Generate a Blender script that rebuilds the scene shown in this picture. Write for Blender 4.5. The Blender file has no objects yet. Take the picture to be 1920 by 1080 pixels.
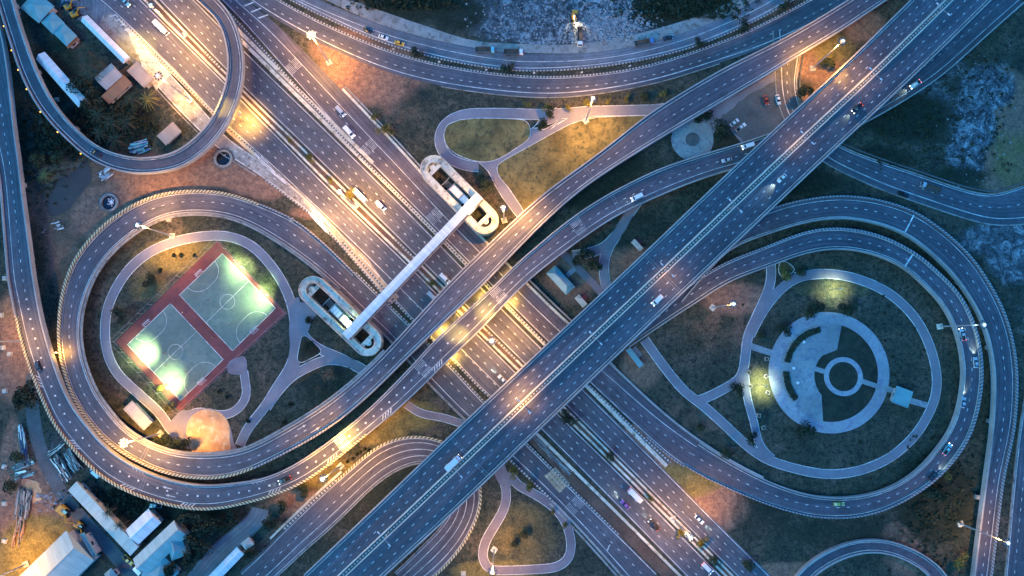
import bpy, math, random
import numpy as np
R = math.radians
random.seed(7)
rng = np.random.default_rng(11)
sc = bpy.context.scene
COL = sc.collection

# ------------------------------------------------------------------ camera
H = 274.0            # drone height in metres
F = 1280.0           # focal length in pixels of a 1920 wide picture (24 mm on 36 mm)
TH = R(4.6)
cam_d = bpy.data.cameras.new('camera')
cam_d.lens = 24.0; cam_d.sensor_width = 36.0
cam_d.clip_start = 1.0; cam_d.clip_end = 6000.0
cam = bpy.data.objects.new('camera', cam_d); COL.objects.link(cam)
cam.location = (0, 0, H); cam.rotation_euler = (TH, 0, 0)
sc.camera = cam

# ------------------------------------------------------------------ world, sun, exposure
world = bpy.data.worlds.new('World'); sc.world = world
world.use_nodes = True
wn = world.node_tree.nodes; wl = world.node_tree.links
wn.clear()
sky = wn.new('ShaderNodeTexSky'); sky.sky_type = 'NISHITA'; sky.sun_disc = False
SUN_EL, SUN_ROT = R(1.5), R(300)
sky.sun_elevation = SUN_EL; sky.sun_rotation = SUN_ROT
sky.air_density = 1.2; sky.dust_density = 0.3; sky.ozone_density = 6.0
wb = wn.new('ShaderNodeBackground'); wb.inputs['Strength'].default_value = 0.15
wo = wn.new('ShaderNodeOutputWorld')
tint = wn.new('ShaderNodeMix'); tint.data_type='RGBA'; tint.blend_type='MULTIPLY'; tint.inputs[0].default_value=1.0
tint.inputs[7].default_value=(0.47,1.30,1.15,1)     # clear blue hour sky
wl.new(sky.outputs[0], tint.inputs[6]); wl.new(tint.outputs[2], wb.inputs['Color']); wl.new(wb.outputs[0], wo.inputs['Surface'])
sd = bpy.data.lights.new('sun', 'SUN'); sd.energy = 0.12; sd.angle = R(25); sd.color = (0.3, 0.8, 1.0)
sun = bpy.data.objects.new('sun', sd); COL.objects.link(sun)
sun.rotation_euler = (R(38), 0, R(-60))
sc.view_settings.view_transform = 'Standard'; sc.view_settings.look = 'None'
sc.view_settings.gamma = 1.0
sc.view_settings.exposure = 3.6
LK = 0.25           # all electric lamps share this factor
try:
    sc.cycles.use_denoising = True
    sc.cycles.max_bounces = 4; sc.cycles.diffuse_bounces = 2; sc.cycles.glossy_bounces = 2
    sc.cycles.sample_clamp_indirect = 6.0
    sc.cycles.use_light_tree = True
except Exception: pass

# ------------------------------------------------------------------ projection helpers
cT, sT = math.cos(TH), math.sin(TH)
def P(px, py, z=0.0):
    dx = (px-960)/F; dy = (540-py)/F
    wy = dy*cT + sT; wz = dy*sT - cT
    t = (z-H)/wz
    return (dx*t, wy*t, z)
def PN(a, z):
    """array of pixels (N,2) -> (N,3); z scalar or array"""
    a = np.asarray(a, float); z = np.broadcast_to(np.asarray(z, float), (len(a),))
    dx = (a[:,0]-960)/F; dy = (540-a[:,1])/F
    wy = dy*cT + sT; wz = dy*sT - cT; t = (z-H)/wz
    return np.stack([dx*t, wy*t, z], 1)
MPP = H/F

# ------------------------------------------------------------------ object helpers
def tag(o, label=None, cat=None, group=None, kind=None):
    if label: o['label'] = label
    if cat: o['category'] = cat
    if group: o['group'] = group
    if kind: o['kind'] = kind
    return o
def empty(name, loc=(0,0,0), rz=0, label=None, cat=None, group=None):
    o = bpy.data.objects.new(name, None); COL.objects.link(o)
    o.location = loc; o.rotation_euler = (0,0,rz); o.empty_display_size = 0.5
    return tag(o, label, cat, group)
class MB:
    def __init__(s): s.v=[]; s.f=[]; s.uv=[]; s.m=[]
    def face(s, pts, uv=None, m=0):
        n=len(s.v); s.v.extend([tuple(p) for p in pts]); s.f.append(tuple(range(n,n+len(pts))))
        s.uv.append(uv if uv else [(p[0],p[1]) for p in pts]); s.m.append(m)
    def box(s, c, d, rz=0, m=0, taper=1.0):
        x,y,z=d[0]/2,d[1]/2,d[2]/2; ca,sa=math.cos(rz),math.sin(rz)
        q=[]
        for k,(sx,sy,sz) in enumerate([(-1,-1,-1),(1,-1,-1),(1,1,-1),(-1,1,-1),(-1,-1,1),(1,-1,1),(1,1,1),(-1,1,1)]):
            tt=taper if sz>0 else 1
            a,b=sx*x*tt,sy*y*tt
            q.append((c[0]+a*ca-b*sa,c[1]+a*sa+b*ca,c[2]+sz*z))
        for f in [(0,3,2,1),(4,5,6,7),(0,1,5,4),(1,2,6,5),(2,3,7,6),(3,0,4,7)]:
            s.face([q[i] for i in f],m=m)
    def tube(s, a, b, r0, r1=None, n=8, m=0, cap=True):
        r1=r0 if r1 is None else r1
        a=np.array(a,float); b=np.array(b,float); d=b-a; L=np.linalg.norm(d)
        if L<1e-6: return
        d/=L; u=np.cross(d,(0,0,1)); 
        if np.linalg.norm(u)<1e-3: u=np.cross(d,(0,1,0))
        u/=np.linalg.norm(u); w=np.cross(u,d)
        A=[a+r0*(math.cos(t)*u+math.sin(t)*w) for t in [2*math.pi*i/n for i in range(n)]]
        B=[b+r1*(math.cos(t)*u+math.sin(t)*w) for t in [2*math.pi*i/n for i in range(n)]]
        for i in range(n):
            j=(i+1)%n; s.face([A[j],A[i],B[i],B[j]],m=m)
        if cap: s.face(A,m=m); s.face(B[::-1],m=m)
    def prism(s, pts, z0, z1, m=0, bottom=False):
        """pts: ccw xy world points"""
        ar=sum(pts[i][0]*pts[(i+1)%len(pts)][1]-pts[(i+1)%len(pts)][0]*pts[i][1] for i in range(len(pts)))
        if ar<0: pts=pts[::-1]
        n=len(pts)
        s.face([(p[0],p[1],z1) for p in pts],m=m)
        for i in range(n):
            a,b=pts[i],pts[(i+1)%n]
            s.face([(a[0],a[1],z0),(b[0],b[1],z0),(b[0],b[1],z1),(a[0],a[1],z1)],m=m)
    def ring(s, c, r0, r1, z0, z1, a0=0, a1=2*math.pi, n=48, m=0):
        full=abs(a1-a0-2*math.pi)<1e-6
        for i in range(n):
            t0=a0+(a1-a0)*i/n; t1=a0+(a1-a0)*(i+1)/n
            def q(r,t,z): return (c[0]+r*math.cos(t),c[1]+r*math.sin(t),z)
            s.face([q(r0,t0,z1),q(r1,t0,z1),q(r1,t1,z1),q(r0,t1,z1)],m=m)
            s.face([q(r1,t0,z0),q(r1,t1,z0),q(r1,t1,z1),q(r1,t0,z1)],m=m)
            if r0>0.01: s.face([q(r0,t1,z0),q(r0,t0,z0),q(r0,t0,z1),q(r0,t1,z1)],m=m)
    def build(s, name, mats, parent=None, smooth=False):
        me=bpy.data.meshes.new(name); me.from_pydata(s.v,[],s.f)
        if not isinstance(mats,(list,tuple)): mats=[mats]
        for x in mats: me.materials.append(x)
        if s.f:
            ul=me.uv_layers.new(name='UVMap'); flat=np.array([c for f in s.uv for p in f for c in p],dtype=np.float32)
            ul.data.foreach_set('uv',flat)
            me.polygons.foreach_set('material_index',np.array(s.m,dtype=np.int32))
            if smooth: me.polygons.foreach_set('use_smooth',np.ones(len(s.f),dtype=bool))
        me.update()
        o=bpy.data.objects.new(name,me); COL.objects.link(o)
        if parent: o.parent=parent
        return o

# ------------------------------------------------------------------ materials
def newmat(name):
    m=bpy.data.materials.new(name); m.use_nodes=True
    return m, m.node_tree.nodes, m.node_tree.links, m.node_tree.nodes['Principled BSDF']
def noise(n,l,vec,scale,detail=4,rough=0.55,dist=0.0):
    t=n.new('ShaderNodeTexNoise'); t.inputs['Scale'].default_value=scale; t.inputs['Detail'].default_value=detail
    t.inputs['Roughness'].default_value=rough; t.inputs['Distortion'].default_value=dist
    if vec is not None: l.new(vec,t.inputs['Vector'])
    return t.outputs['Fac']
def ramp(n,l,fac,stops):
    r=n.new('ShaderNodeValToRGB'); e=r.color_ramp.elements
    while len(e)<len(stops): e.new(0.5)
    for i,(p,c) in enumerate(stops):
        e[i].position=p; e[i].color=(c[0],c[1],c[2],1) if not isinstance(c,(int,float)) else (c,c,c,1)
    l.new(fac,r.inputs['Fac']); return r.outputs['Color']
def mix(n,l,a,b,fac,mode='MIX'):
    m=n.new('ShaderNodeMix'); m.data_type='RGBA'; m.blend_type=mode
    for sock,val in ((m.inputs[6],a),(m.inputs[7],b)):
        if isinstance(val,tuple): sock.default_value=(val[0],val[1],val[2],1)
        else: l.new(val,sock)
    if isinstance(fac,(int,float)): m.inputs[0].default_value=fac
    else: l.new(fac,m.inputs[0])
    return m.outputs[2]
def mathn(n,l,op,a,b=None,c=None):
    m=n.new('ShaderNodeMath'); m.operation=op
    for i,v in enumerate((a,b,c)):
        if v is None: continue
        if isinstance(v,(int,float)): m.inputs[i].default_value=v
        else: l.new(v,m.inputs[i])
    return m.outputs[0]
def geo(n): return n.new('ShaderNodeNewGeometry').outputs['Position']
def uvn(n): return n.new('ShaderNodeTexCoord').outputs['UV']
def mapping(n,l,vec,scale):
    m=n.new('ShaderNodeMapping'); m.inputs['Scale'].default_value=scale; l.new(vec,m.inputs['Vector']); return m.outputs[0]
def bump(n,l,b,h,strength,dist=0.1):
    bp=n.new('ShaderNodeBump'); bp.inputs['Strength'].default_value=strength; bp.inputs['Distance'].default_value=dist
    l.new(h,bp.inputs['Height']); l.new(bp.outputs[0],b.inputs['Normal'])

def asphalt(name, base=(0.096,0.093,0.108), streak=0.45, patch=0.5):
    m,n,l,b=newmat(name)
    g=geo(n); uv=uvn(n)
    big=noise(n,l,g,0.035,5,0.6)
    mid=noise(n,l,g,0.25,4,0.6)
    fine=noise(n,l,g,2.6,3,0.7)
    st=noise(n,l,mapping(n,l,uv,(0.9,0.010,1)),1.0,3,0.5)      # long tyre and oil streaks
    st2=noise(n,l,mapping(n,l,uv,(2.6,0.03,1)),1.0,2,0.6)
    dark=tuple(c*0.55 for c in base); lite=tuple(c*1.5 for c in base)
    c=ramp(n,l,st,[(0.30,dark),(0.52,base),(0.72,lite)])
    c=mix(n,l,base,c,streak)
    c2=ramp(n,l,big,[(0.32,tuple(c*0.62 for c in base)),(0.5,base),(0.68,tuple(c*1.45 for c in base))])
    c=mix(n,l,c,c2,patch)
    f=ramp(n,l,fine,[(0.25,0.62),(0.75,1.4)]); c=mix(n,l,c,f,0.75,'MULTIPLY')
    f=ramp(n,l,mid,[(0.3,0.78),(0.7,1.2)]); c=mix(n,l,c,f,0.8,'MULTIPLY')
    f=ramp(n,l,st2,[(0.3,0.8),(0.7,1.2)]); c=mix(n,l,c,f,0.8,'MULTIPLY')
    sec=n.new('ShaderNodeTexVoronoi'); sec.distance='CHEBYCHEV'; sec.inputs['Scale'].default_value=1.0; sec.inputs['Randomness'].default_value=0.9
    l.new(mapping(n,l,uv,(0.27,0.035,1)),sec.inputs['Vector']); sp_=n.new('ShaderNodeSeparateColor'); l.new(sec.outputs['Color'],sp_.inputs[0])
    c=mix(n,l,c,ramp(n,l,sp_.outputs[0],[(0.0,0.80),(0.5,1.0),(1.0,1.16)]),0.75,'MULTIPLY')
    wt=n.new('ShaderNodeSeparateXYZ'); l.new(uv,wt.inputs[0])
    tr=mathn(n,l,'SINE',mathn(n,l,'MULTIPLY',wt.outputs[0],3.9)); tr=mathn(n,l,'MULTIPLY',tr,mathn(n,l,'ADD',st2,-0.1))
    c=mix(n,l,c,ramp(n,l,tr,[(0.0,1.05),(0.5,0.72)]),0.7,'MULTIPLY')
    oil=noise(n,l,mapping(n,l,uv,(1.3,0.18,1)),1.0,3,0.6); c=mix(n,l,c,ramp(n,l,oil,[(0.60,1.0),(0.72,0.62)]),0.7,'MULTIPLY')
    v=n.new('ShaderNodeTexVoronoi'); v.feature='DISTANCE_TO_EDGE'; v.inputs['Scale'].default_value=0.055
    wr=n.new('ShaderNodeVectorMath'); wr.operation='ADD'
    nn=n.new('ShaderNodeTexNoise'); nn.inputs['Scale'].default_value=0.3; l.new(g,nn.inputs['Vector'])
    sc_=n.new('ShaderNodeVectorMath'); sc_.operation='SCALE'; sc_.inputs['Scale'].default_value=6; l.new(nn.outputs['Color'],sc_.inputs[0])
    l.new(g,wr.inputs[0]); l.new(sc_.outputs[0],wr.inputs[1]); l.new(wr.outputs[0],v.inputs['Vector'])
    cr=ramp(n,l,v.outputs['Distance'],[(0.0,0.55),(0.012,1.0)]); c=mix(n,l,c,cr,0.6,'MULTIPLY')
    l.new(c,b.inputs['Base Color']); b.inputs['Roughness'].default_value=0.62
    b.inputs['Specular IOR Level'].default_value=0.35
    return m
def rough(name, base, var=0.35, sc1=0.12, sc2=1.2, r=0.85, stain=None, bumpy=0.0, metal=0.0):
    m,n,l,b=newmat(name); g=geo(n)
    a=noise(n,l,g,sc1,5,0.65); f=noise(n,l,g,sc2,4,0.7)
    c=ramp(n,l,a,[(0.3,tuple(x*(1-var) for x in base)),(0.7,tuple(min(1,x*(1+var)) for x in base))])
    c=mix(n,l,c,ramp(n,l,f,[(0.25,1-var*0.8),(0.75,1+var*0.6)]),0.8,'MULTIPLY')
    if stain:
        s=noise(n,l,g,0.4,5,0.7,0.4); k=ramp(n,l,s,[(0.5,0.0),(0.66,1.0)]); c=mix(n,l,c,stain,k)
    l.new(c,b.inputs['Base Color']); b.inputs['Roughness'].default_value=r; b.inputs['Metallic'].default_value=metal
    b.inputs['Specular IOR Level'].default_value=0.3
    if bumpy: bump(n,l,b,f,bumpy,0.3)
    return m
def plain(name,col,r=0.5,metal=0.0,spec=0.5):
    m,n,l,b=newmat(name); g=geo(n); f=noise(n,l,g,1.5,3,0.6)
    c=mix(n,l,tuple(x*0.85 for x in col),tuple(min(1,x*1.1) for x in col),f)
    l.new(c,b.inputs['Base Color']); b.inputs['Roughness'].default_value=r; b.inputs['Metallic'].default_value=metal
    b.inputs['Specular IOR Level'].default_value=spec
    return m
def emit(name,col,s):
    m,n,l,b=newmat(name); b.inputs['Base Color'].default_value=(*col,1)
    b.inputs['Emission Color'].default_value=(*col,1); b.inputs['Emission Strength'].default_value=s
    return m
def striped(name, c1, c2, period=2.0, slant=0.0, duty=0.5):
    m,n,l,b=newmat(name); uv=uvn(n)
    s=n.new('ShaderNodeSeparateXYZ'); l.new(uv,s.inputs[0])
    v=mathn(n,l,'MULTIPLY_ADD',s.outputs[0],slant,s.outputs[1])
    v=mathn(n,l,'DIVIDE',v,period); v=mathn(n,l,'FRACT',v); k=mathn(n,l,'LESS_THAN',v,duty)
    g=geo(n); f=noise(n,l,g,0.8,4,0.7)
    c=mix(n,l,c1,c2,k); c=mix(n,l,c,ramp(n,l,f,[(0.3,0.6),(0.6,1.0)]),0.8,'MULTIPLY')
    l.new(c,b.inputs['Base Color']); b.inputs['Roughness'].default_value=0.6
    return m
def roofmat(name, base, rib=0.9, ang_uv=True, stain=(0.25,0.16,0.1), st=0.25):
    """ribbed sheet metal; ribs run down the slope (uv.x along the ridge)"""
    m,n,l,b=newmat(name); uv=uvn(n); g=geo(n)
    s=n.new('ShaderNodeSeparateXYZ'); l.new(uv,s.inputs[0])
    v=mathn(n,l,'DIVIDE',s.outputs[0],rib); v=mathn(n,l,'FRACT',v); k=ramp(n,l,v,[(0.0,0.72),(0.12,1.0),(0.9,1.05),(1.0,0.72)])
    pa=noise(n,l,mapping(n,l,uv,(0.5,0.07,1)),1.0,4,0.6)
    c=ramp(n,l,pa,[(0.3,tuple(x*0.72 for x in base)),(0.65,base)])
    c=mix(n,l,c,k,0.7,'MULTIPLY')
    f=noise(n,l,g,0.35,5,0.7,0.5); q=ramp(n,l,f,[(0.52,0.0),(0.75,st)]); c=mix(n,l,c,stain,q)
    l.new(c,b.inputs['Base Color']); b.inputs['Roughness'].default_value=0.45; b.inputs['Specular IOR Level'].default_value=0.4
    return m

M={}
M['asphalt']=asphalt('asphalt')
M['asphalt_deck']=asphalt('asphalt_deck',(0.095,0.091,0.108),0.5,0.35)
M['asphalt_old']=asphalt('asphalt_old',(0.14,0.15,0.17),0.3,0.6)
M['asphalt_loop']=asphalt('asphalt_loop',(0.106,0.092,0.108),0.55,0.35)
M['path']=rough('path_paving',(0.22,0.21,0.235),0.22,0.06,1.5)
M['path_red']=rough('path_red',(0.21,0.175,0.19),0.25,0.1,1.5)
M['concrete']=rough('concrete',(0.30,0.29,0.27),0.3,0.08,1.2,0.85,(0.14,0.12,0.10))
M['concrete_pale']=rough('concrete_pale',(0.60,0.57,0.47),0.35,0.05,0.9,0.85,(0.26,0.2,0.13))
M['concrete_dark']=rough('concrete_dark',(0.12,0.12,0.12),0.35,0.1,1.0)
M['pave']=rough('plaza_paving',(0.29,0.31,0.31),0.34,0.05,0.7,0.8,(0.18,0.19,0.24))
M['pave_lite']=rough('plaza_ring',(0.33,0.34,0.36),0.28,0.05,0.7,0.8,(0.24,0.22,0.29))
M['sand']=rough('sand_strip',(0.50,0.40,0.26),0.4,0.08,0.8,0.95,(0.28,0.19,0.12),0.3)
M['parapet']=rough('parapet',(0.34,0.33,0.31),0.25,0.1,1.0)
M['paint']=rough('road_paint',(0.68,0.67,0.63),0.42,0.15,2.0,0.6,(0.30,0.30,0.30))
M['paint_dim']=rough('road_paint_worn',(0.36,0.36,0.35),0.35,0.3,3.0,0.7)
M['joint']=plain('expansion_joint',(0.20,0.20,0.20),0.7)
M['stripe_bw']=striped('kerb_black_white',(0.09,0.09,0.09),(0.50,0.48,0.44),1.4)
M['stripe_y']=striped('parapet_chevron',(0.05,0.045,0.035),(0.62,0.52,0.30),1.3,0.8,0.60)
M['stripe_w']=striped('parapet_teeth',(0.13,0.13,0.14),(0.36,0.36,0.36),1.3,0.5,0.5)
M['grass']=rough('grass',(0.055,0.065,0.032),0.5,0.12,1.6,0.95,(0.085,0.07,0.04),0.4)
M['grass_dark']=rough('grass_dark',(0.030,0.038,0.026),0.5,0.1,1.6,0.95,(0.05,0.05,0.035),0.4)
M['grass_lamp_gold']=rough('grass_lamp_gold',(0.175,0.140,0.055),0.5,0.09,1.1,0.95,(0.055,0.06,0.03),0.4)  # olive grass with the yellow of lamp light put into its colour
M['soil']=rough('soil',(0.12,0.08,0.06),0.45,0.1,1.2,0.95,(0.06,0.045,0.04),0.4)
M['leaf_dark']=rough('leaf_dark',(0.030,0.042,0.022),0.5,0.5,3.0,0.7)
M['leaf_green']=rough('leaf_green',(0.050,0.062,0.026),0.5,0.5,3.0,0.7)
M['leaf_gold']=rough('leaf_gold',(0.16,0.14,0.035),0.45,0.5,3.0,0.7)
M['leaf_dry']=rough('leaf_dry',(0.13,0.11,0.075),0.4,0.5,3.0,0.8)
M['bark']=rough('bark',(0.10,0.075,0.055),0.4,1.0,4.0)
M['steel']=plain('galvanised_steel',(0.50,0.51,0.52),0.4,0.4)
M['steel_dark']=plain('steel_dark',(0.10,0.10,0.11),0.5,0.3)
M['white']=plain('white_coat',(0.82,0.82,0.80),0.4)
M['black']=plain('black_rubber',(0.02,0.02,0.02),0.8)
M['glass']=plain('dark_glass',(0.02,0.025,0.03),0.12,0.0,0.8)
M['water']=plain('dark_water',(0.010,0.014,0.018),0.08,0.0,0.6)
M['pond']=rough('pond_water',(0.080,0.062,0.052),0.2,0.03,0.3,0.25)
M['foam']=rough('foam',(0.75,0.77,0.8),0.3,0.5,2.0)
M['court_red']=rough('court_red',(0.20,0.060,0.055),0.3,0.08,0.8,0.8,(0.14,0.05,0.06))
M['court_green']=rough('court_green',(0.15,0.21,0.175),0.22,0.09,0.7,0.8,(0.11,0.17,0.15))
M['orange_pad']=rough('orange_sand',(0.55,0.32,0.16),0.35,0.12,0.6,0.9,(0.62,0.48,0.32))
M['roof_white']=roofmat('roof_white',(0.85,0.84,0.80),1.1,st=0.05)
M['roof_pale']=roofmat('roof_pale',(0.48,0.56,0.50),0.8,st=0.2)
M['roof_teal']=roofmat('roof_teal',(0.22,0.42,0.42),0.8,st=0.15)
M['roof_grey']=roofmat('roof_grey',(0.40,0.38,0.36),0.8,st=0.3)
M['roof_tan']=roofmat('roof_tan',(0.40,0.33,0.27),0.9,st=0.3)
M['roof_rust']=roofmat('roof_rust',(0.36,0.17,0.08),0.8,st=0.5)
M['wall']=rough('plaster_wall',(0.45,0.43,0.40),0.25,0.2,1.0)
M['blue_sheet']=roofmat('roof_blue',(0.05,0.13,0.32),0.7,st=0.2)
M['cream']=rough('barrier_warm_glow',(0.72,0.60,0.48),0.2,0.2,1.5)  # concrete barrier, its warm lamplit tone put into the colour
M['timber']=rough('timber',(0.30,0.22,0.16),0.4,0.5,3.0)
M['rock']=rough('rubble_rock',(0.26,0.27,0.28),0.5,0.5,2.0,0.9)
M['yellow']=plain('yellow_machine_paint',(0.60,0.30,0.03),0.5)
M['head']=emit('headlight_glow',(1.0,0.98,0.88),.9)
M['tail']=emit('taillight_glow',(1.0,0.06,0.03),0.8)
M['orange_lamp']=emit('marker_lamp',(1.0,0.45,0.05),.25)
M['lamp_cool']=emit('lamp_cool',(0.75,0.95,1.0),.10)
M['lamp_warm']=emit('lamp_warm',(1.0,0.60,0.22),.7)
M['lamp_off']=plain('lamp_glass_unlit',(0.75,0.78,0.80),0.3)
M['lamp_green']=emit('lamp_greenish',(0.75,1.0,0.6),.8)
CARC={'white':(0.80,0.80,0.80),'black':(0.02,0.022,0.028),'silver':(0.45,0.47,0.50),'yellow':(0.80,0.42,0.03),'red':(0.50,0.06,0.03),
 'blue':(0.10,0.22,0.45),'teal':(0.20,0.55,0.60),'purple':(0.35,0.12,0.40),'grey':(0.12,0.12,0.13),'green':(0.35,0.45,0.12)}
for k,c in CARC.items(): M['car_'+k]=plain('car_paint_'+k,c,0.28,0.0,0.6)
# ------------------------------------------------------------------ roads
def catmull(pts, n=400):
    p=np.asarray(pts,float)
    if len(p)<3:
        t=np.linspace(0,1,n)[:,None]; return p[0]*(1-t)+p[-1]*t
    ext=np.vstack([2*p[0]-p[1],p,2*p[-1]-p[-2]])
    out=[]
    for i in range(1,len(ext)-2):
        p0,p1,p2,p3=ext[i-1:i+3]
        t=np.linspace(0,1,24,endpoint=False)[:,None]
        out.append(0.5*((2*p1)+(-p0+p2)*t+(2*p0-5*p1+4*p2-p3)*t**2+(-p0+3*p1-3*p2+p3)*t**3))
    out.append(p[-1:]); q=np.vstack(out)
    return resample(q,n)
def resample(q,n):
    d=np.r_[0,np.cumsum(np.linalg.norm(np.diff(q,axis=0),axis=1))]
    s=np.linspace(0,d[-1],n)
    return np.stack([np.interp(s,d,q[:,k]) for k in range(q.shape[1])],1)
def smooth(q,sig):
    """gaussian smoothing along axis 0, ends extended by point reflection"""
    sig=min(sig,len(q)/4.0)
    k=int(3*sig)+1
    if sig<0.5: return q
    w=np.exp(-0.5*(np.arange(-k,k+1)/sig)**2); w/=w.sum()
    k2=min(k,len(q)-1)
    a=2*q[0]-q[1:k+1][::-1] if k2>=k else np.repeat(q[:1],k,0)
    b=2*q[-1]-q[-k-1:-1][::-1] if k2>=k else np.repeat(q[-1:],k,0)
    e=np.vstack([a,q,b])
    return np.stack([np.convolve(e[:,j],w,'valid') for j in range(q.shape[1])],1)
class Road:
    """built from two traced edges, A (lateral -1) and B (lateral +1)"""
    def __init__(s, A, B, z=((0,0.0),), sm=14, smw=40, step=2.0):
        a=catmull(A,600); b=catmull(B,600)
        c=(a+b)/2
        L=np.linalg.norm(np.diff(c,axis=0),axis=1).sum(); n=max(20,int(L*MPP/step))
        a=resample(a,n) if False else np.stack([np.interp(np.linspace(0,599,n),np.arange(600),a[:,k]) for k in (0,1)],1)
        b=np.stack([np.interp(np.linspace(0,599,n),np.arange(600),b[:,k]) for k in (0,1)],1)
        c=(a+b)/2; px=L/n
        c=smooth(c,sm/px)
        t=np.gradient(c,axis=0); t/=np.linalg.norm(t,axis=1)[:,None]
        nrm=np.stack([t[:,1],-t[:,0]],1)
        w=((b-a)*nrm).sum(1)
        w=smooth(w[:,None],smw/px)[:,0]
        s.cpx=c; s.n=n
        u=np.linspace(0,1,n)
        zs=np.interp(u,[q[0] for q in z],[q[1] for q in z])
        zs=smooth(zs[:,None],12)[:,0] if len(z)>1 else zs
        l=PN(c-nrm*w[:,None]/2,zs); r=PN(c+nrm*w[:,None]/2,zs)
        s.c=(l+r)/2; d=(r-l); s.hw=np.linalg.norm(d[:,:2],axis=1)/2
        s.lat=d/np.linalg.norm(d,axis=1)[:,None]
        s.z=zs
        s.len=np.r_[0,np.cumsum(np.linalg.norm(np.diff(s.c[:,:2],axis=0),axis=1))]
        s.L=s.len[-1]
    def at(s, m, frac=0.0, off=0.0, dz=0.0):
        """world point m metres along, lateral frac*halfwidth+off"""
        g=lambda a: np.interp(m,s.len,a)
        if callable(frac): frac=frac(m)
        c=np.array([g(s.c[:,k]) for k in range(3)]); l=np.array([g(s.lat[:,k]) for k in range(3)]); h=g(s.hw)
        l/=np.linalg.norm(l)
        return c+l*(frac*h+off)+np.array([0,0,dz])
    def head(s,m):
        a=s.at(max(0,m-1)); b=s.at(min(s.L,m+1)); return math.atan2(b[1]-a[1],b[0]-a[0])
    def near(s,px,py):
        d=np.linalg.norm(s.cpx-np.array([px,py]),axis=1); i=int(d.argmin()); return s.len[i]
    def strip(s, mb, fa, oa, fb, ob, dz, m0=0.0, m1=None, thick=0.0, m=0, step=None):
        """ribbon between two lateral positions; positive thickness makes a solid bar"""
        m1=s.L if m1 is None else m1
        ks=[m0]+[x for x in s.len if m0+0.3<x<m1-0.3]+[m1]
        prev=None
        for k in ks:
            A=s.at(k,fa,oa,dz); B=s.at(k,fb,ob,dz)
            w=np.linalg.norm(B-A)
            if prev is not None:
                A0,B0,k0,w0=prev
                mb.face([A0,B0,B,A],[(0,k0),(w0,k0),(w,k),(0,k)],m)
                if thick>0:
                    dn=np.array([0,0,-thick])
                    mb.face([A0+dn,A0,A,A+dn],[(-thick,k0),(0,k0),(0,k),(-thick,k)],m)
                    mb.face([B0,B0+dn,B+dn,B],[(w0,k0),(w0+thick,k0),(w+thick,k),(w,k)],m)
            prev=(A,B,k,w)
        if thick>0:
            for k in (m0,m1):
                A=s.at(k,fa,oa,dz); B=s.at(k,fb,ob,dz); dn=np.array([0,0,-thick])
                mb.face([A,B,B+dn,A+dn],[(0,k),(1,k),(1,k),(0,k)],m)
    def dashes(s, mb, frac, off, dz=0.03, L=1.2, per=4.0, w=0.24, m0=0, m1=None, m=0, ph=0.0):
        m1=s.L if m1 is None else m1; k=m0+ph
        while k+L<m1:
            a=s.at(k,frac,off-w/2,dz); b=s.at(k,frac,off+w/2,dz); c=s.at(k+L,frac,off+w/2,dz); d=s.at(k+L,frac,off-w/2,dz)
            mb.face([a,b,c,d],m=m); k+=per
    def line(s, mb, frac, off, w=0.20, dz=0.03, m0=0, m1=None, m=0):
        s.strip(mb,frac,off-w/2,frac,off+w/2,dz,m0,m1,0,m)
    def rumble(s, mb, m, fr, n=7, gap=0.62, wid=2.6, dz=0.03, mi=0):
        for f,o in fr:
            for i in range(n):
                k=m+i*gap
                a=s.at(k,f,o-wid/2,dz); b=s.at(k,f,o+wid/2,dz); c=s.at(k+0.15,f,o+wid/2,dz); d=s.at(k+0.15,f,o-wid/2,dz)
                mb.face([a,b,c,d],m=mi)
    def hatch(s, mb, m, f, o0, o1, n=4, per=1.6, w=0.6, skew=1.8, dz=0.03, mi=0):
        for i in range(n):
            k=m+i*per
            a=s.at(k,f,o0,dz); b=s.at(k+skew,f,o1,dz); c=s.at(k+skew+w,f,o1,dz); d=s.at(k+w,f,o0,dz)
            mb.face([a,b,c,d],m=mi)
    def arrow(s, mb, m, f, o, d=1, dz=0.03, mi=0):
        s_=1 if d>0 else -1
        q=lambda k,x: s.at(m+k*s_,f,o+x,dz)
        mb.face([q(0,-.12),q(0,.12),q(2.6,.12),q(2.6,-.12)],m=mi)
        mb.face([q(2.6,-.45),q(2.6,.45),q(4.0,0)],m=mi)

ROADS={}      # ground roads, for keeping piers off them
def z_off(i): return 0.03+0.008*i
zi=[0]
def ground_road(road, label_name, mat, lines, dash, extra=None, ext=(0,0), dz=None):
    zi[0]+=1; dz=z_off(zi[0]) if dz is None else dz
    mb=MB(); road.strip(mb,-1,0,1,0,dz)
    o=mb.build('road',mat); tag(o,kind='structure')
    if label_name: o['label']=label_name
    pm=MB()
    for q in lines: road.line(pm,q[0],q[1],q[2] if len(q)>2 else 0.24,dz+0.02,*(q[3:5] if len(q)>3 else (0,None)))
    for q in dash: road.dashes(pm,q[0],q[1],dz+0.02,m0=q[2] if len(q)>2 else 0,m1=q[3] if len(q)>3 else None,ph=(zi[0]*1.3)%4)
    if extra: extra(pm,dz+0.02)
    if pm.f: pm.build('road_marking',M['paint'],o)
    ROADS[id(road)]=road
    return o,dz
def kerb(road, f, o0, o1, mat, m0=0, m1=None, h=0.18, name='kerb', parent=None, base=0.0):
    mb=MB(); road.strip(mb,f,o0,f,o1,h+base,m0,m1,h)
    o=mb.build(name,mat,parent)
    if not parent: tag(o,kind='structure')
    return o

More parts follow.
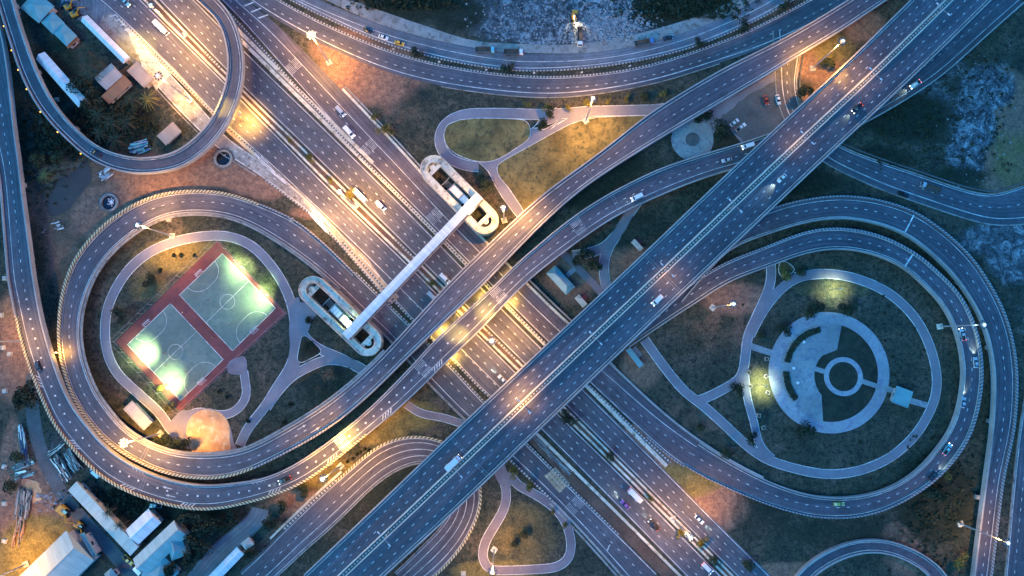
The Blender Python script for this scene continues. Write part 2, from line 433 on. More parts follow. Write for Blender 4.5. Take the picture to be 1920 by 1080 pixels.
def flyover(name, road, label, mat, m0=0, m1=None, lines=(), dash=(), par=('parapet','parapet'), pw=0.45, ph=0.9, thick=1.4,
            extra=None, blocks=False, dashkw={}, band=None, piers=True, cat='flyover', pofs=(0,0)):
    m1=road.L if m1 is None else m1
    root=empty(name,tuple(road.at((m0+m1)/2)*np.array([1,1,0])),0,label,cat)
    inv=-np.array(root.location)
    def fin(o): o.parent=root; o.location=inv; return o
    mb=MB(); road.strip(mb,-1,0,1,0,0,m0,m1,0.0); road.strip(mb,-1,0,1,0,-thick,m0,m1,0.0)
    fin(mb.build('deck',mat))
    for sgn,pm in ((-1,par[0]),(1,par[1])):
        segs=[(m0,m1,pm,pw)] if isinstance(pm,str) else pm
        for (k0,k1,pmn,w_) in segs:
            mb=MB()
            if sgn<0: road.strip(mb,-1,0,-1,w_,ph,max(k0,m0),min(k1,m1),ph+thick)
            else: road.strip(mb,1,-w_,1,0,ph,max(k0,m0),min(k1,m1),ph+thick)
            fin(mb.build('parapet',M[pmn]))
    mk=MB()
    for q in lines: road.line(mk,q[0],q[1],0.20,0.03,m0,m1)
    for q in dash:
        if blocks: road.dashes(mk,q[0],q[1],0.03,0.7,4.0,0.65,max(m0,q[2]) if len(q)>2 else m0,q[3] if len(q)>3 else m1)
        else: road.dashes(mk,q[0],q[1],0.03,m0=m0,m1=m1)
    if extra: extra(mk)
    if mk.f: fin(mk.build('lane_marking',M['paint']))
    if piers:
        k=m0+18
        while k<m1-10:
            p=road.at(k); 
            if p[2]>3.0 and not on_road(p,2.0):
                a=road.head(k); pb=MB(); zb=p[2]-thick
                pb.box((p[0],p[1],(zb-1.3)/2),(1.4,2.2,zb-1.3),a)
                pb.box((p[0],p[1],zb-0.65),(1.6,min(10,road.hw[0]*1.5),1.3),a)
                fin(pb.build('pier',M['concrete']))
            k+=30
    return root,fin
def on_road(p,mar):
    for r in ROADS.values():
        d=np.linalg.norm(r.c[:,:2]-p[:2],axis=1); i=d.argmin()
        if d[i]<r.hw[i]+mar: return True
    return False
def joint(fin, road, m, w=0.5):
    mb=MB()
    for o in (-0.5,0.5):
        a=road.at(m+o-0.1,-1,0.5,0.025);b=road.at(m+o-0.1,1,-0.5,0.025);c=road.at(m+o+0.1,1,-0.5,0.025);d=road.at(m+o+0.1,-1,0.5,0.025)
        mb.face([a,b,c,d])
    fin(mb.build('expansion_joint',M['joint']))

# ---- traced edges (photo pixels)
def dl(*q):  # points given as (x, d=x-y)
    return [(x,x-d) for x,d in q]
C1=Road(dl((150,180),(220,193),(402,187),(480,197),(560,202),(647,205),(737,207),(830,207),(960,208),(1025,209),(1160,208),(1330,205)),
        dl((220,265),(300,265),(425,268),(535,266),(640,265),(762,270),(895,270),(960,270),(1082,272),(1202,275),(1347,273),(1400,273)),sm=30,smw=60)
C2=Road(dl((260,298),(297,297),(425,291),(567,296),(777,299),(910,299),(1110,300),(1270,300),(1420,300)),
        dl((330,365),(365,365),(480,365),(640,369),(815,369),(960,364),(1014,364),(1175,365),(1285,365),(1370,364),(1500,366)),sm=30,smw=60)
C3=Road([(375,-40),(412,-4),(480,70),(570,170),(660,270),(740,352),(822,435),(960,575),(1110,722),(1205,810),(1272,867),(1335,905),(1440,948),(1502,966),(1565,974),(1640,965),(1702,937),(1760,895),(1800,850),(1822,810),(1837,755),(1842,690),(1832,622),(1810,570),(1790,540),(1727,482),(1665,447),(1615,432),(1565,427),(1515,432),(1440,460),(1370,487),(1335,505),(1292,532),(1240,568),(1160,630)],
        [(420,-40),(457,0),(525,52),(628,156),(737,270),(800,340),(855,400),(992,540),(1062,607),(1145,685),(1210,747),(1285,810),(1360,862),(1440,903),(1502,925),(1565,934),(1640,926),(1702,896),(1745,855),(1780,810),(1800,747),(1805,690),(1792,622),(1765,570),(1737,540),(1702,507),(1652,482),(1590,468),(1540,470),(1490,482),(1440,501),(1385,521),(1347,540),(1310,565),(1260,597),(1185,648)],
        z=((0,0),(0.50,0),(0.60,2.5),(0.72,4.5),(1,5.0)),sm=16,smw=30)
# service road -> big left loop -> north-east flyover
A=Road([(1180,1092),(1067,967),(960,862),(875,785),(802,712),(730,632),(677,582),(630,535),(580,493),(530,457),(480,425),(425,405),(362,399),(312,406),(262,430),(217,465),(187,500),(167,540),(152,590),(150,640),(162,695),(187,747),(217,785),(242,810),(282,835),(330,851),(375,856),(425,851),(480,837),(532,808),(605,762),(670,710),(730,652),(832,541),(880,492),(960,416),(1022,361),(1085,315),(1145,270),(1210,218),(1285,170),(1360,127),(1440,88),(1515,46),(1587,2),(1650,-36)],
       [(1248,1092),(1100,945),(990,835),(905,752),(840,682),(762,605),(695,540),(630,477),(587,437),(542,404),(480,379),(425,361),(375,356),(312,361),(262,377),(212,407),(180,435),(150,470),(130,505),(119,540),(111,590),(109,640),(118,695),(135,747),(160,782),(179,810),(212,838),(262,870),(312,890),(375,901),(425,896),(480,878),(542,848),(605,812),(680,753),(755,681),(830,609),(900,540),(960,478),(1022,416),(1085,360),(1160,308),(1225,268),(1310,217),(1385,173),(1440,141),(1507,100),(1590,50),(1665,0),(1720,-36)],
       z=((0,0),(0.27,0),(0.36,2.5),(0.5,5.5),(0.62,7.0),(1,7.0)),sm=16,smw=30)
# left column road -> outer ramp -> under the overpass -> far top right
B=Road([(-60,30),(-30,180),(-8,300),(2,350),(18,540),(29,590),(50,675),(80,752),(111,812),(140,847),(175,882),(212,910),(265,933),(325,950),(375,957),(425,953),(480,940),(504,932),(558,912),(602,884),(647,850),(691,813),(755,760),(842,675),(905,615),(975,541),(1035,490),(1110,435),(1167,399),(1210,379),(1285,348),(1360,322),(1450,298),(1545,268),(1620,231),(1657,212),(1717,176),(1775,136),(1825,91),(1875,45),(1935,-8)],
       [(-20,-20),(0,37),(15,125),(25,220),(32,270),(54,432),(67,540),(82,610),(100,675),(125,740),(160,792),(175,812),(212,848),(257,876),(312,898),(375,909),(425,907),(480,900),(504,894),(558,867),(602,838),(647,804),(691,767),(767,691),(817,636),(922,540),(960,502),(1010,458),(1065,413),(1120,376),(1175,345),(1235,317),(1310,292),(1385,269),(1440,250),(1530,215),(1610,170),(1690,118),(1770,60),(1830,10),(1865,-22)],
       z=((0,6.0),(0.3,6.5),(0.55,7.0),(1,7.0)),sm=16,smw=30)
# tight loop at the top left
T=Road([(-40,-60),(-12,-25),(0,17),(15,62),(37,132),(65,190),(95,230),(134,268),(160,292),(195,312),(237,324),(280,326),(325,319),(362,303),(397,274),(417,248),(437,215),(453,170),(458,120),(450,65),(435,30),(412,2),(385,-30),(350,-60)],
       [(5,-60),(14,-30),(26,0),(37,42),(57,100),(80,155),(107,200),(140,240),(178,270),(212,286),(250,295),(287,295),(325,287),(350,272),(375,250),(402,217),(420,170),(428,125),(424,80),(405,32),(370,0),(335,-28),(305,-55)],
       z=((0,6.5),(1,7.0)),sm=12,smw=40)
MN=Road([(1760,-52),(1706,0),(1570,133),(1440,253),(1280,404),(1138,540),(960,706),(850,810),(700,953),(567,1080),(530,1115)],
        [(1912,-52),(1860,0),(1718,138),(1576,270),(1440,399),(1290,540),(1148,676),(1008,810),(864,948),(720,1080),(684,1115)],
        z=((0,14.0),(1,14.0)),sm=60,smw=80)
RO=Road([(1240,520),(1300,475),(1360,428),(1455,387),(1502,375),(1565,367),(1615,369),(1665,379),(1715,397),(1765,430),(1815,475),(1860,540),(1890,605),(1903,665),(1907,715),(1903,790),(1893,840),(1882,890),(1870,985),(1857,1092)],
        [(1275,570),(1330,505),(1375,465),(1440,440),(1515,417),(1577,410),(1640,419),(1697,440),(1740,471),(1785,515),(1808,545),(1840,600),(1857,660),(1863,715),(1860,780),(1855,830),(1845,910),(1832,1010),(1822,1092)],
        z=((0,4.5),(1,5.0)),sm=16,smw=30)
R3=Road([(1975,690),(1962,840),(1950,950),(1935,1092)],[(1932,690),(1910,812),(1900,910),(1884,1092)],sm=40,smw=60)
G=Road([(1448,60),(1452,135),(1455,175),(1467,222),(1500,268),(1545,306),(1602,335),(1665,362),(1740,388),(1815,412),(1877,424),(1960,418)],
       [(1510,60),(1500,105),(1492,150),(1499,190),(1530,240),(1580,275),(1640,299),(1715,324),(1790,350),(1840,363),(1877,362),(1945,338)],sm=14,smw=30)
T1=Road([(540,-30),(592,-2),(692,38),(780,66),(880,88),(947,98),(985,101),(1085,99),(1185,86),(1285,58),(1385,18),(1455,-20)],
        [(485,-35),(547,0),(630,42),(705,75),(780,98),(855,116),(950,130),(1010,132),(1110,126),(1210,110),(1310,84),(1385,53),(1440,26),(1510,-14)],sm=20,smw=50)
T2=Road([(480,-25),(520,0),(605,45),(705,88),(780,112),(855,129),(960,143),(1060,145),(1160,136),(1260,112),(1360,77),(1440,41),(1515,2),(1560,-25)],
        [(440,-15),(505,29),(567,64),(642,101),(730,136),(830,161),(960,178),(1060,181),(1160,168),(1260,146),(1360,113),(1440,86),(1560,30),(1640,-15)],sm=20,smw=50)
S=Road([(262,118),(285,152),(375,247),(425,290),(480,324),(545,372),(605,421),(705,535),(735,570)],
       [(292,108),(330,150),(395,222),(430,262),(480,296),(562,362),(618,416),(722,528),(748,556)],sm=14,smw=30)
U=Road([(430,1090),(480,1045),(522,1002),(592,935),(665,870),(705,838),(742,822),(780,817),(825,824),(868,845),(895,875),(906,915),(903,960),(888,1000),(855,1045),(800,1092)],
       [(505,1095),(522,1080),(575,1030),(630,982),(705,910),(755,878),(792,869),(815,872),(836,884),(848,905),(850,935),(842,972),(830,995),(792,1028),(758,1055),(715,1095)],sm=10,smw=14)
Q=Road([(1470,1120),(1490,1080),(1540,1037),(1590,1017),(1640,1010),(1690,1020),(1740,1045),(1775,1080),(1795,1120)],
       [(1500,1120),(1525,1080),(1565,1055),(1602,1040),(1640,1036),(1677,1042),(1715,1060),(1742,1080),(1758,1120)],z=((0,1.0),(1,1.0)),sm=12,smw=30)
# ------------------------------------------------------------------ ground
def build_ground():
    xs=np.concatenate([[-2500,-900,-420],np.arange(-260,261,2.0),[420,900,2500]])
    ys=np.concatenate([[-2500,-900,-330],np.arange(-130,180,2.0),[330,900,2500]])
    X,Y=np.meshgrid(xs,ys); nx,ny=len(xs),len(ys)
    rs=np.random.default_rng(5)
    Z=np.zeros_like(X)
    v=np.stack([X.ravel(),Y.ravel(),Z.ravel()],1)
    i=np.arange(nx-1)[None,:]+np.arange(ny-1)[:,None]*nx
    f=np.stack([i,i+1,i+1+nx,i+nx],-1).reshape(-1,4)
    me=bpy.data.meshes.new('ground'); me.from_pydata(v.tolist(),[],f.tolist())
    # what grows or lies where: r = bare soil, g = pale rubble or dust, b = dense dark scrub, a = dry grass, and grass with lamp yellow painted in
    W=np.zeros((len(v),4),np.float32)
    blobs=[ # px,py,rx,ry,channel,weight
     (300,330,110,38,0,1),(200,400,60,60,0,1),(420,310,70,40,0,1),(480,345,60,30,0,.8),(130,300,90,80,0,.5),(70,420,50,80,0,.55),(590,400,50,12,0,.8),
     (700,140,100,60,0,.9),(640,90,60,40,0,.8),(760,190,70,50,0,.3),(1030,25,160,60,1,1.15),(1130,30,100,65,1,1.15),(920,20,60,60,1,.55),
     (860,25,60,40,2,.7),(760,10,70,35,2,1),(1270,20,90,40,2,1),(1330,0,80,30,2,1),
     (1850,165,50,40,1,1.1),(1825,230,40,55,1,1.05),(1812,290,34,40,1,1.1),(1740,180,50,30,1,.6),(1770,130,50,30,1,.5),(1760,250,70,60,1,.25),(1905,300,70,90,0,1.1),(1890,210,60,80,0,.95),(1905,300,50,60,3,.55),(1880,130,50,30,1,.35),
     (1700,220,90,50,2,.8),(1650,300,60,30,2,.8),(1800,330,60,20,2,.7),(1900,470,50,60,1,1.0),(1860,450,60,30,1,.85),(1910,560,30,60,1,.35),(1500,340,80,25,2,.9),
     (60,470,30,80,2,.6),(150,250,80,50,2,.9),(230,220,70,60,2,.9),(100,140,50,70,2,.9),(40,160,20,60,2,.4),(120,330,45,30,3,.25),
     (560,560,70,70,2,.3),(35,640,25,60,0,1),(120,480,40,60,0,.5),(1060,300,70,60,3,1),(1150,240,60,30,3,.9),(1000,360,40,40,3,.8),(910,260,70,40,3,.6),(700,810,60,20,3,1),(620,890,60,25,3,1),(560,940,50,30,0,.7),(760,780,60,30,3,.7),
     (340,480,80,30,3,.9),(280,540,40,30,3,.5),(980,1000,70,60,3,.45),(930,1070,80,20,3,.8),(1290,900,60,30,3,.9),(1240,860,60,25,0,1),(1350,950,50,40,0,1),(1200,815,30,20,0,1),
     (1350,620,80,60,0,.25),(1380,560,70,30,0,.8),(1560,540,80,20,3,.4),(1430,730,30,40,3,.5),(1680,1000,25,20,0,.9),(1700,1040,40,40,0,.6),(1480,1070,60,15,0,.9),
     (1750,930,70,80,2,.9),(1600,1000,150,30,2,.5),(1540,220,50,60,0,1),(1530,120,50,40,0,.8),(1560,90,40,30,3,.7),(1620,50,40,30,0,.9),(1290,120,60,20,2,.4),
     (30,700,45,50,0,.9),(20,600,25,60,0,.7),(15,560,20,60,3,.3),(20,900,25,100,0,1),(60,900,40,30,0,.9),(90,960,60,40,0,.8),(70,1010,60,40,3,1),(30,1060,40,40,3,1),(100,860,30,60,1,.4),(200,950,60,30,2,.9),(300,960,70,30,2,.9),(380,960,60,50,2,.7),
     (480,760,70,60,2,.35),(620,720,70,40,2,.5),(1080,520,60,50,0,.6),(1180,500,60,40,0,.7),(1190,430,60,40,2,.4),(1120,300,90,60,2,.8),(1080,350,100,40,2,.8),(1200,690,40,40,0,.7),(1290,790,60,40,0,.35),(1680,800,90,80,2,.25),
     (700,950,80,60,2,.5),(780,900,60,60,2,.6),(1110,830,40,40,2,.6),(1430,960,60,50,2,.5)]
    for (px,py,rx,ry,ch,w) in blobs:
        c=P(px,py); a=((X.ravel()-c[0])/(rx*MPP))**2+((Y.ravel()-c[1])/(ry*MPP))**2
        W[:,ch]=np.maximum(W[:,ch],w*np.clip(1.35-a*0.75,0,1))
    me.color_attributes.new('cover','FLOAT_COLOR','POINT').data.foreach_set('color',W.ravel())
    m,n,l,b=newmat('ground_cover'); g=geo(n)
    at=n.new('ShaderNodeAttribute'); at.attribute_name='cover'
    sp=n.new('ShaderNodeSeparateColor'); l.new(at.outputs['Color'],sp.inputs[0])
    n1=noise(n,l,g,0.09,6,0.68,0.6); n2=noise(n,l,g,0.5,5,0.7,0.3); n3=noise(n,l,g,1.25,5,0.78); n4=noise(n,l,g,0.22,6,0.72,1.2)
    base=ramp(n,l,n1,[(0.32,(0.036,0.042,0.034)),(0.48,(0.062,0.064,0.044)),(0.60,(0.10,0.082,0.060)),(0.75,(0.14,0.105,0.080))])
    base=mix(n,l,base,(0.022,0.028,0.022),ramp(n,l,n2,[(0.46,0.0),(0.62,0.9)]))
    base=mix(n,l,base,ramp(n,l,n3,[(0.32,0.35),(0.68,1.75)]),0.95,'MULTIPLY')
    def mask(ch,nz,k=1.1):
        a=mathn(n,l,'MULTIPLY_ADD',ch,k,-0.5); a=mathn(n,l,'ADD',a,nz); return ramp(n,l,a,[(0.28,0.0),(0.78,1.0)])
    soil=ramp(n,l,n2,[(0.25,(0.10,0.064,0.050)),(0.5,(0.23,0.135,0.095)),(0.8,(0.42,0.24,0.14))])
    soil=mix(n,l,soil,ramp(n,l,n3,[(0.32,0.5),(0.68,1.5)]),0.8,'MULTIPLY')
    c=mix(n,l,base,soil,mask(sp.outputs[0],n1))
    dry=ramp(n,l,n4,[(0.3,(0.085,0.072,0.030)),(0.55,(0.19,0.150,0.055)),(0.75,(0.27,0.21,0.085))])  # the gold also carries lamp glow painted into the grass tone
    dry=mix(n,l,dry,ramp(n,l,n3,[(0.32,0.45),(0.68,1.55)]),0.9,'MULTIPLY')
    c=mix(n,l,c,dry,mask(at.outputs['Alpha'],n1))
    v1=n.new('ShaderNodeTexVoronoi'); v1.inputs['Scale'].default_value=0.9; l.new(g,v1.inputs['Vector'])
    rub=ramp(n,l,n4,[(0.38,(0.035,0.04,0.045)),(0.52,(0.10,0.11,0.12)),(0.66,(0.34,0.36,0.38))])
    rub=mix(n,l,rub,ramp(n,l,n3,[(0.35,0.4),(0.72,2.0)]),0.9,'MULTIPLY')
    c=mix(n,l,c,rub,mask(sp.outputs[1],n1))
    scr=ramp(n,l,n2,[(0.3,(0.012,0.017,0.013)),(0.7,(0.034,0.042,0.026))]); scr=mix(n,l,scr,ramp(n,l,n3,[(0.3,0.5),(0.7,1.6)]),0.9,'MULTIPLY')
    c=mix(n,l,c,scr,mask(sp.outputs[2],n4))
    l.new(c,b.inputs['Base Color']); b.inputs['Roughness'].default_value=0.95; b.inputs['Specular IOR Level'].default_value=0.15
    bump(n,l,b,n2,0.6,0.5)
    me.materials.append(m)
    o=bpy.data.objects.new('ground',me); COL.objects.link(o); tag(o,kind='structure')
    return o
build_ground()

def wpoly(pts,z=0.0,sm=False,n=80):
    if sm:
        q=catmull(list(pts)+[pts[0]],n)[:-1]; pts=[tuple(p) for p in q]
    return [P(x,y,z)[:2] for x,y in pts]
def patch(name,pts,mat,z,base=0.0,sm=False,kind='structure',label=None,rag=0.0,cat=None,n=80):
    w=wpoly(pts,z,sm,n)
    if rag:
        a=np.array(w); seg=[]
        for i in range(len(a)):
            p,q=a[i],a[(i+1)%len(a)]; k=max(1,int(np.linalg.norm(q-p)/1.5))
            for j in range(k): seg.append(p+(q-p)*j/k+rng.normal(0,rag,2))
        w=[tuple(s) for s in seg]
    mb=MB()
    # flat sheet with a thin skirt; n-gon triangulated by blender
    mb.prism(w,base,z)
    o=mb.build(name,mat); tag(o,label=label,cat=cat,kind=kind); return o

# ------------------------------------------------------------------ ground level roads
mC0=A.near(672,500)     # where the service road lifts off as a ramp
mRI=C3.near(1300,850)
f3=lambda m: np.interp(m,[0,C3.near(700,270),C3.near(1010,560),C3.near(1130,700),C3.near(1262,830),C3.near(1450,930)],[-0.30,-0.33,-0.33,-0.36,-0.05,0.0])
f3b=lambda m: np.interp(m,[0,C3.near(700,270),C3.near(1010,560),C3.near(1130,700),C3.near(1262,830),C3.near(1450,930),C3.near(1500,950)],[0.20,0.18,0.2,0.28,0.55,0.72,0.72])
# far-left apron and frontage road
patch('forecourt',[(118,-12),(212,-12),(226,28),(262,70),(300,118),(285,150),(232,104),(166,26),(150,40),(112,12)],M['asphalt_old'],0.02)
patch('forecourt',[(187,46),(192,30),(207,23),(222,40),(244,72),(262,104),(262,118),(240,100),(205,66)],M['concrete'],0.035)
patch('forecourt',[(216,26),(228,34),(262,70),(300,112),(322,140),(292,168),(268,140),(262,112),(244,70)],M['concrete_pale'],0.045,rag=0.25)
patch('sand_strip',[(222,30),(262,66),(330,132),(402,212),(480,287),(560,364),(647,445),(672,468),(642,440),(560,358),(480,296),(430,252),(395,212),(330,146),(300,118),(250,60)],M['sand'],0.05)
patch('sand_strip',[(560,362),(600,398),(648,446),(690,486),(722,530),(748,556),(735,570),(700,530),(640,462),(600,424)],M['sand'],0.055)
ground_road(S,None,M['concrete'],[(-1,.35,.25),(1,-.3,.25)],[(0.1,0)])
# main carriageways
def exC1(pm,dz):
    for i in range(6):
        C1.hatch(pm,14+i*3.0,-1,-2.4,-.2,1,1,0.7,1.4,dz); 
o1,z1=ground_road(C1,None,M['asphalt'],[(-1,.5),(1,-.5)],[(-.32,0),(.34,0)],exC1)
aux=Road(dl((640,190),(690,186),(735,178),(770,174),(847,176),(905,174),(950,180),(1010,200)),dl((655,215),(690,215),(735,214),(847,213),(910,213),(960,213),(1015,212)),sm=10,smw=20)
ground_road(aux,None,M['asphalt'],[(-1,.4,.24)],[(1,-0.8)],dz=0.032)
ground_road(C2,None,M['asphalt'],[(-1,.6),(1,-.6)],[(-.37,0),(.24,0)])
def exC3(pm,dz):
    for (x,y) in ((547,115),(690,270),(808,398)):
        m=C3.near(x,y); C3.rumble(pm,m,[(-.72,.2),(-.02,-.3)],8,0.6,2.9,dz)
    for i in range(5): C3.hatch(pm,10+i*4.0,0.2,0.6,4.5,1,1,0.6,2.0,dz)
    for x,y in ((1697,425),(1703,487)): pass
def road_part(road,m0,m1,mat,dz,lines,dash,extra=None,name='road',label=None):
    mb=MB(); road.strip(mb,-1,0,1,0,dz,m0,m1)
    o=mb.build(name,mat); tag(o,kind='structure',label=label)
    pm=MB()
    for q in lines: road.line(pm,q[0],q[1],0.24,dz+0.02,m0,m1)
    for q in dash: road.dashes(pm,q[0],q[1],dz+0.02,m0=m0,m1=m1)
    if extra: extra(pm,dz+0.02)
    pm.build('road_marking',M['paint'],o)
    ROADS[id(road)]=road
    return o
road_part(C3,0,mRI,M['asphalt_loop'],0.07,[(-1,.5),(f3b,0)],[(f3,0)],exC3)
def exA0(pm,dz):
    A.rumble(pm,A.near(1088,952),[(-.42,0),(.52,0)],8,0.6,2.8,dz)
    A.hatch(pm,A.near(1130,1040),-1,1.5,4.0,1,1,0.5,1,dz)
road_part(A,0,mC0,M['asphalt'],0.075,[(-1,1.5),(1,-.5)],[(.14,0)],exA0)
ground_road(T2,None,M['asphalt'],[(-1,.35,.2),(1,-1.4,.3)],[(0.12,0)])
ground_road(T1,None,M['asphalt_old'],[(-1,3.4,.24),(1,-.9,.26)],[])
ground_road(G,None,M['asphalt'],[(-1,3.0,.3),(1,-1.0,.24)],[(0.10,0)])
def exU(pm,dz):
    for fr in (-.52,-.05,.42): U.line(pm,fr,0,.22,dz,U.near(640,915) if fr<.3 else 0,None)
    U.dashes(pm,-.05,0,dz,m0=0,m1=U.near(640,915))
ground_road(U,None,M['asphalt_loop'],[(-1,1.0,.2),(1,-1.0,.2)],[],exU)
ground_road(R3,None,M['asphalt'],[(1,-.6,.25)],[(0.35,0)])

# ---- kerbs, medians, footways
def med(name,Apts,Bpts,mat,h,sm=20):
    r=Road(Apts,Bpts,sm=sm,smw=sm*1.5); mb=MB(); r.strip(mb,-1,0,1,0,h,thick=h)
    o=mb.build(name,mat); tag(o,kind='structure'); return r
m12=med('median',dl((220,268),(425,270),(640,269),(762,274),(895,274),(1082,277),(1202,279),(1400,278)),dl((260,294),(425,288),(640,292),(777,295),(910,295),(1110,297),(1270,297),(1425,297)),M['soil'],0.14,30)
kerb(m12,-1,0,0.9,M['concrete_pale'],h=0.22); kerb(m12,1,-0.8,0,M['concrete_pale'],h=0.22)
for a,b_ in (((735,455),(775,490)),((905,625),(960,680)),((380,98),(415,135))):
    kerb(m12,1,-0.75,0.05,M['stripe_bw'],m12.near(*a),m12.near(*b_),0.30)
m23=med('median',dl((330,372),(480,373),(640,375),(815,375),(960,371),(1014,371),(1175,371),(1250,371)),dl((400,410),(480,406),(660,386),(822,382),(960,380),(1026,381),(1110,384),(1205,388),(1255,392)),M['concrete_dark'],0.12,30)
kerb(m23,-1,0,1.5,M['concrete_pale'],h=0.26)
kerb(m23,-1,2.1,3.6,M['concrete_pale'],0,m23.near(700,310),0.3)
kerb(m23,1,-0.7,0,M['stripe_bw'],h=0.34)
kerb(C3,1,0.1,1.1,M['concrete_pale'],C3.near(640,170),C3.near(1150,690),0.4)
kerb(C3,1,1.7,2.4,M['concrete'],C3.near(640,170),C3.near(860,420),0.5)
kerb(C3,1,2.0,2.6,M['concrete'],C3.near(960,520),C3.near(1110,690),1.4)
kerb(C3,1,0,0.8,M['parapet'],C3.near(1110,690),C3.near(1420,910),0.8)
kerb(C3,-1,-0.6,0.0,M['stripe_w'],C3.near(1210,825),mRI,0.5)
kerb(A,1,0.0,0.55,M['stripe_bw'],A.near(1150,1010),mC0,0.45)
kerb(A,-1,-0.9,-0.1,M['stripe_bw'],A.near(1030,950),A.near(950,870),0.45)
kerb(A,-1,-1.1,-0.2,M['concrete'],A.near(900,830),A.near(760,690),0.5)
kerb(A,-1,-1.0,-0.1,M['concrete'],0,A.near(1030,950),0.4)
kerb(A,-1,-2.4,-1.6,M['concrete'],0,A.near(1030,950),0.25)
kerb(S,-1,-0.5,0.1,M['stripe_bw'],S.near(500,340),S.L,0.4)
kerb(S,-1,-1.1,-.7,M['concrete'],0,S.near(480,330),0.3)
kerb(C1,-1,-0.45,0.05,M['stripe_bw'],C1.near(220,40),C1.near(500,300),0.3)
kerb(aux,-1,-0.6,0.1,M['stripe_bw'],h=0.4)
kerb(T1,1,0.05,0.5,M['stripe_bw'],0,None,0.35); kerb(T2,-1,-0.55,-0.05,M['stripe_bw'],0,None,0.35)
kerb(T2,1,0.3,0.7,M['concrete'],T2.near(830,160),T2.near(1350,120),0.4)
kerb(G,-1,0,0.5,M['concrete'],0,None,0.25); kerb(G,1,-0.5,0,M['concrete'],0,None,0.35); kerb(G,1,0.8,1.3,M['concrete_dark'],0,None,0.5)
kerb(U,-1,-0.1,0.75,M['stripe_y'],U.near(640,910),None,0.5); kerb(U,-1,-0.4,0.5,M['stripe_bw'],U.near(545,1000),U.near(640,910),0.5); kerb(U,1,-0.4,0.1,M['concrete'],0,None,0.4)
kerb(U,-1,-1.6,-.7,M['concrete_pale'],U.near(520,1020),U.near(655,895),0.35)
kerb(R3,1,-0.1,0.5,M['concrete'],0,None,0.4)
med('pavement',dl((985,189),(1080,190),(1180,192),(1300,192)),dl((985,197),(1080,198),(1180,199),(1300,199)),M['concrete_pale'],0.2,20)
med('grass_verge',dl((960,166),(1080,160),(1180,160),(1260,160)),dl((960,186),(1080,187),(1180,189),(1300,190)),M['soil'],0.1,20)
# pavement north of the curved road
pv=Road([(600,-25),(655,0),(730,26),(815,54),(885,76),(960,82),(1070,84),(1140,76),(1210,60),(1310,30),(1375,0),(1430,-30)],
        [(560,-25),(610,0),(692,38),(780,66),(880,88),(947,98),(1085,100),(1140,95),(1210,82),(1310,52),(1385,19),(1460,-25)],sm=16,smw=20)
mb=MB(); pv.strip(mb,-1,0,1,0,0.16,thick=0.16); tag(mb.build('pavement',M['concrete']),kind='structure')
# gap filler between the two curved roads and verge of the west service strip
# tiled bay beside the lower service road
mb=MB(); mb.prism(wpoly([(1021,893),(1041,876),(1068,906),(1049,924)],0.1),0,0.14)
tag(mb.build('pavement',M['sand']),kind='structure')
jm=MB()
for i in range(1,6):
    a=P(1021+28*i/6,893+31*i/6,.16);b_=P(1041+27*i/6,876+30*i/6,.16); jm.tube(a,b_,0.07,n=4)
for i in range(1,4):
    a=P(1021+20*i/4,893-17*i/4,.16);b_=P(1049+19*i/4,924-18*i/4,.16); jm.tube(a,b_,0.07,n=4)
tag(jm.build('pavement',M['concrete_dark']),kind='structure')

# ------------------------------------------------------------------ flyovers
yA=lambda x,y:A.near(x,y)
def exA(mk):
    A.arrow(mk,A.near(578,800),.45,0,1); A.arrow(mk,A.near(560,812),-.4,0,1)
    A.rumble(mk,A.near(480,395),[],0)
rA,fA=flyover('flyover',A,'long two lane ramp sweeping round the sports courts and climbing north east','asphalt_deck' and M['asphalt_deck'],mC0,A.L,
   lines=[(-1,1.3),(1,-1.4)],dash=[(0.02,0)],
   par=('parapet',[(mC0,yA(485,378),'stripe_w',.6),(yA(485,378),yA(480,880),'stripe_y',1.0),(yA(480,880),yA(620,800),'stripe_w',.7),(yA(620,800),A.L,'parapet',.55)]),
   extra=exA,cat='flyover')
for m in (yA(1095,315),yA(270,850)): joint(fA,A,m)
def exB(mk):
    for x,y,side in ((230,895,-1),(335,945,-1),(500,930,-1),(615,870,-1),(715,790,-1),(810,700,-1),(64,702,-1),(128,830,-1)):
        B.hatch(mk,B.near(x,y),-1,0.7,2.1,4,1.3,0.55,1.4)
    for x,y in ((250,875),(350,905),(470,900)): B.hatch(mk,B.near(x,y),1,-1.6,-.7,4,1.5,0.3,-1.2)
    for x,y in ((1085,420),(928,545),(790,690),(640,830)): B.rumble(mk,B.near(x,y)-2,[(-.38,0),(.42,0)],8,0.6,2.4)
    B.arrow(mk,B.near(330,905),.3,0,-1); B.arrow(mk,B.near(330,925),-.25,0,-1)
kB=B.near(860,650)
rB,fB=flyover('flyover',B,'outer ramp from the left edge passing round the big loop and under the overpass',M['asphalt_deck'],0,B.L,
   lines=[(-1,2.3),(1,-1.0)],dash=[],
   par=([(0,B.near(28,590),'parapet',.5),(B.near(28,590),B.near(690,815),'stripe_y',.9),(B.near(690,815),B.L,'parapet',.5)],'parapet'),
   extra=lambda mk:(exB(mk),B.dashes(mk,.08,0,0.03,0.7,4,.65,B.near(50,560),kB),B.dashes(mk,.08,0,0.03,m0=0,m1=B.near(50,560)),B.dashes(mk,.02,0,0.03,m0=kB,m1=B.near(1640,180)),B.dashes(mk,.05,0,.03,m0=B.near(1640,180),m1=B.L)),cat='flyover')
for m in (B.near(1155,375),B.near(270,910)): joint(fB,B,m)
rT,fT=flyover('flyover',T,'narrow one lane loop ramp curving round the white roofed sheds',M['asphalt_deck'],lines=[(-1,1.5),(1,-1.0)],dash=[],par=('parapet','parapet'),pw=.5)
joint(fT,T,T.near(100,222))
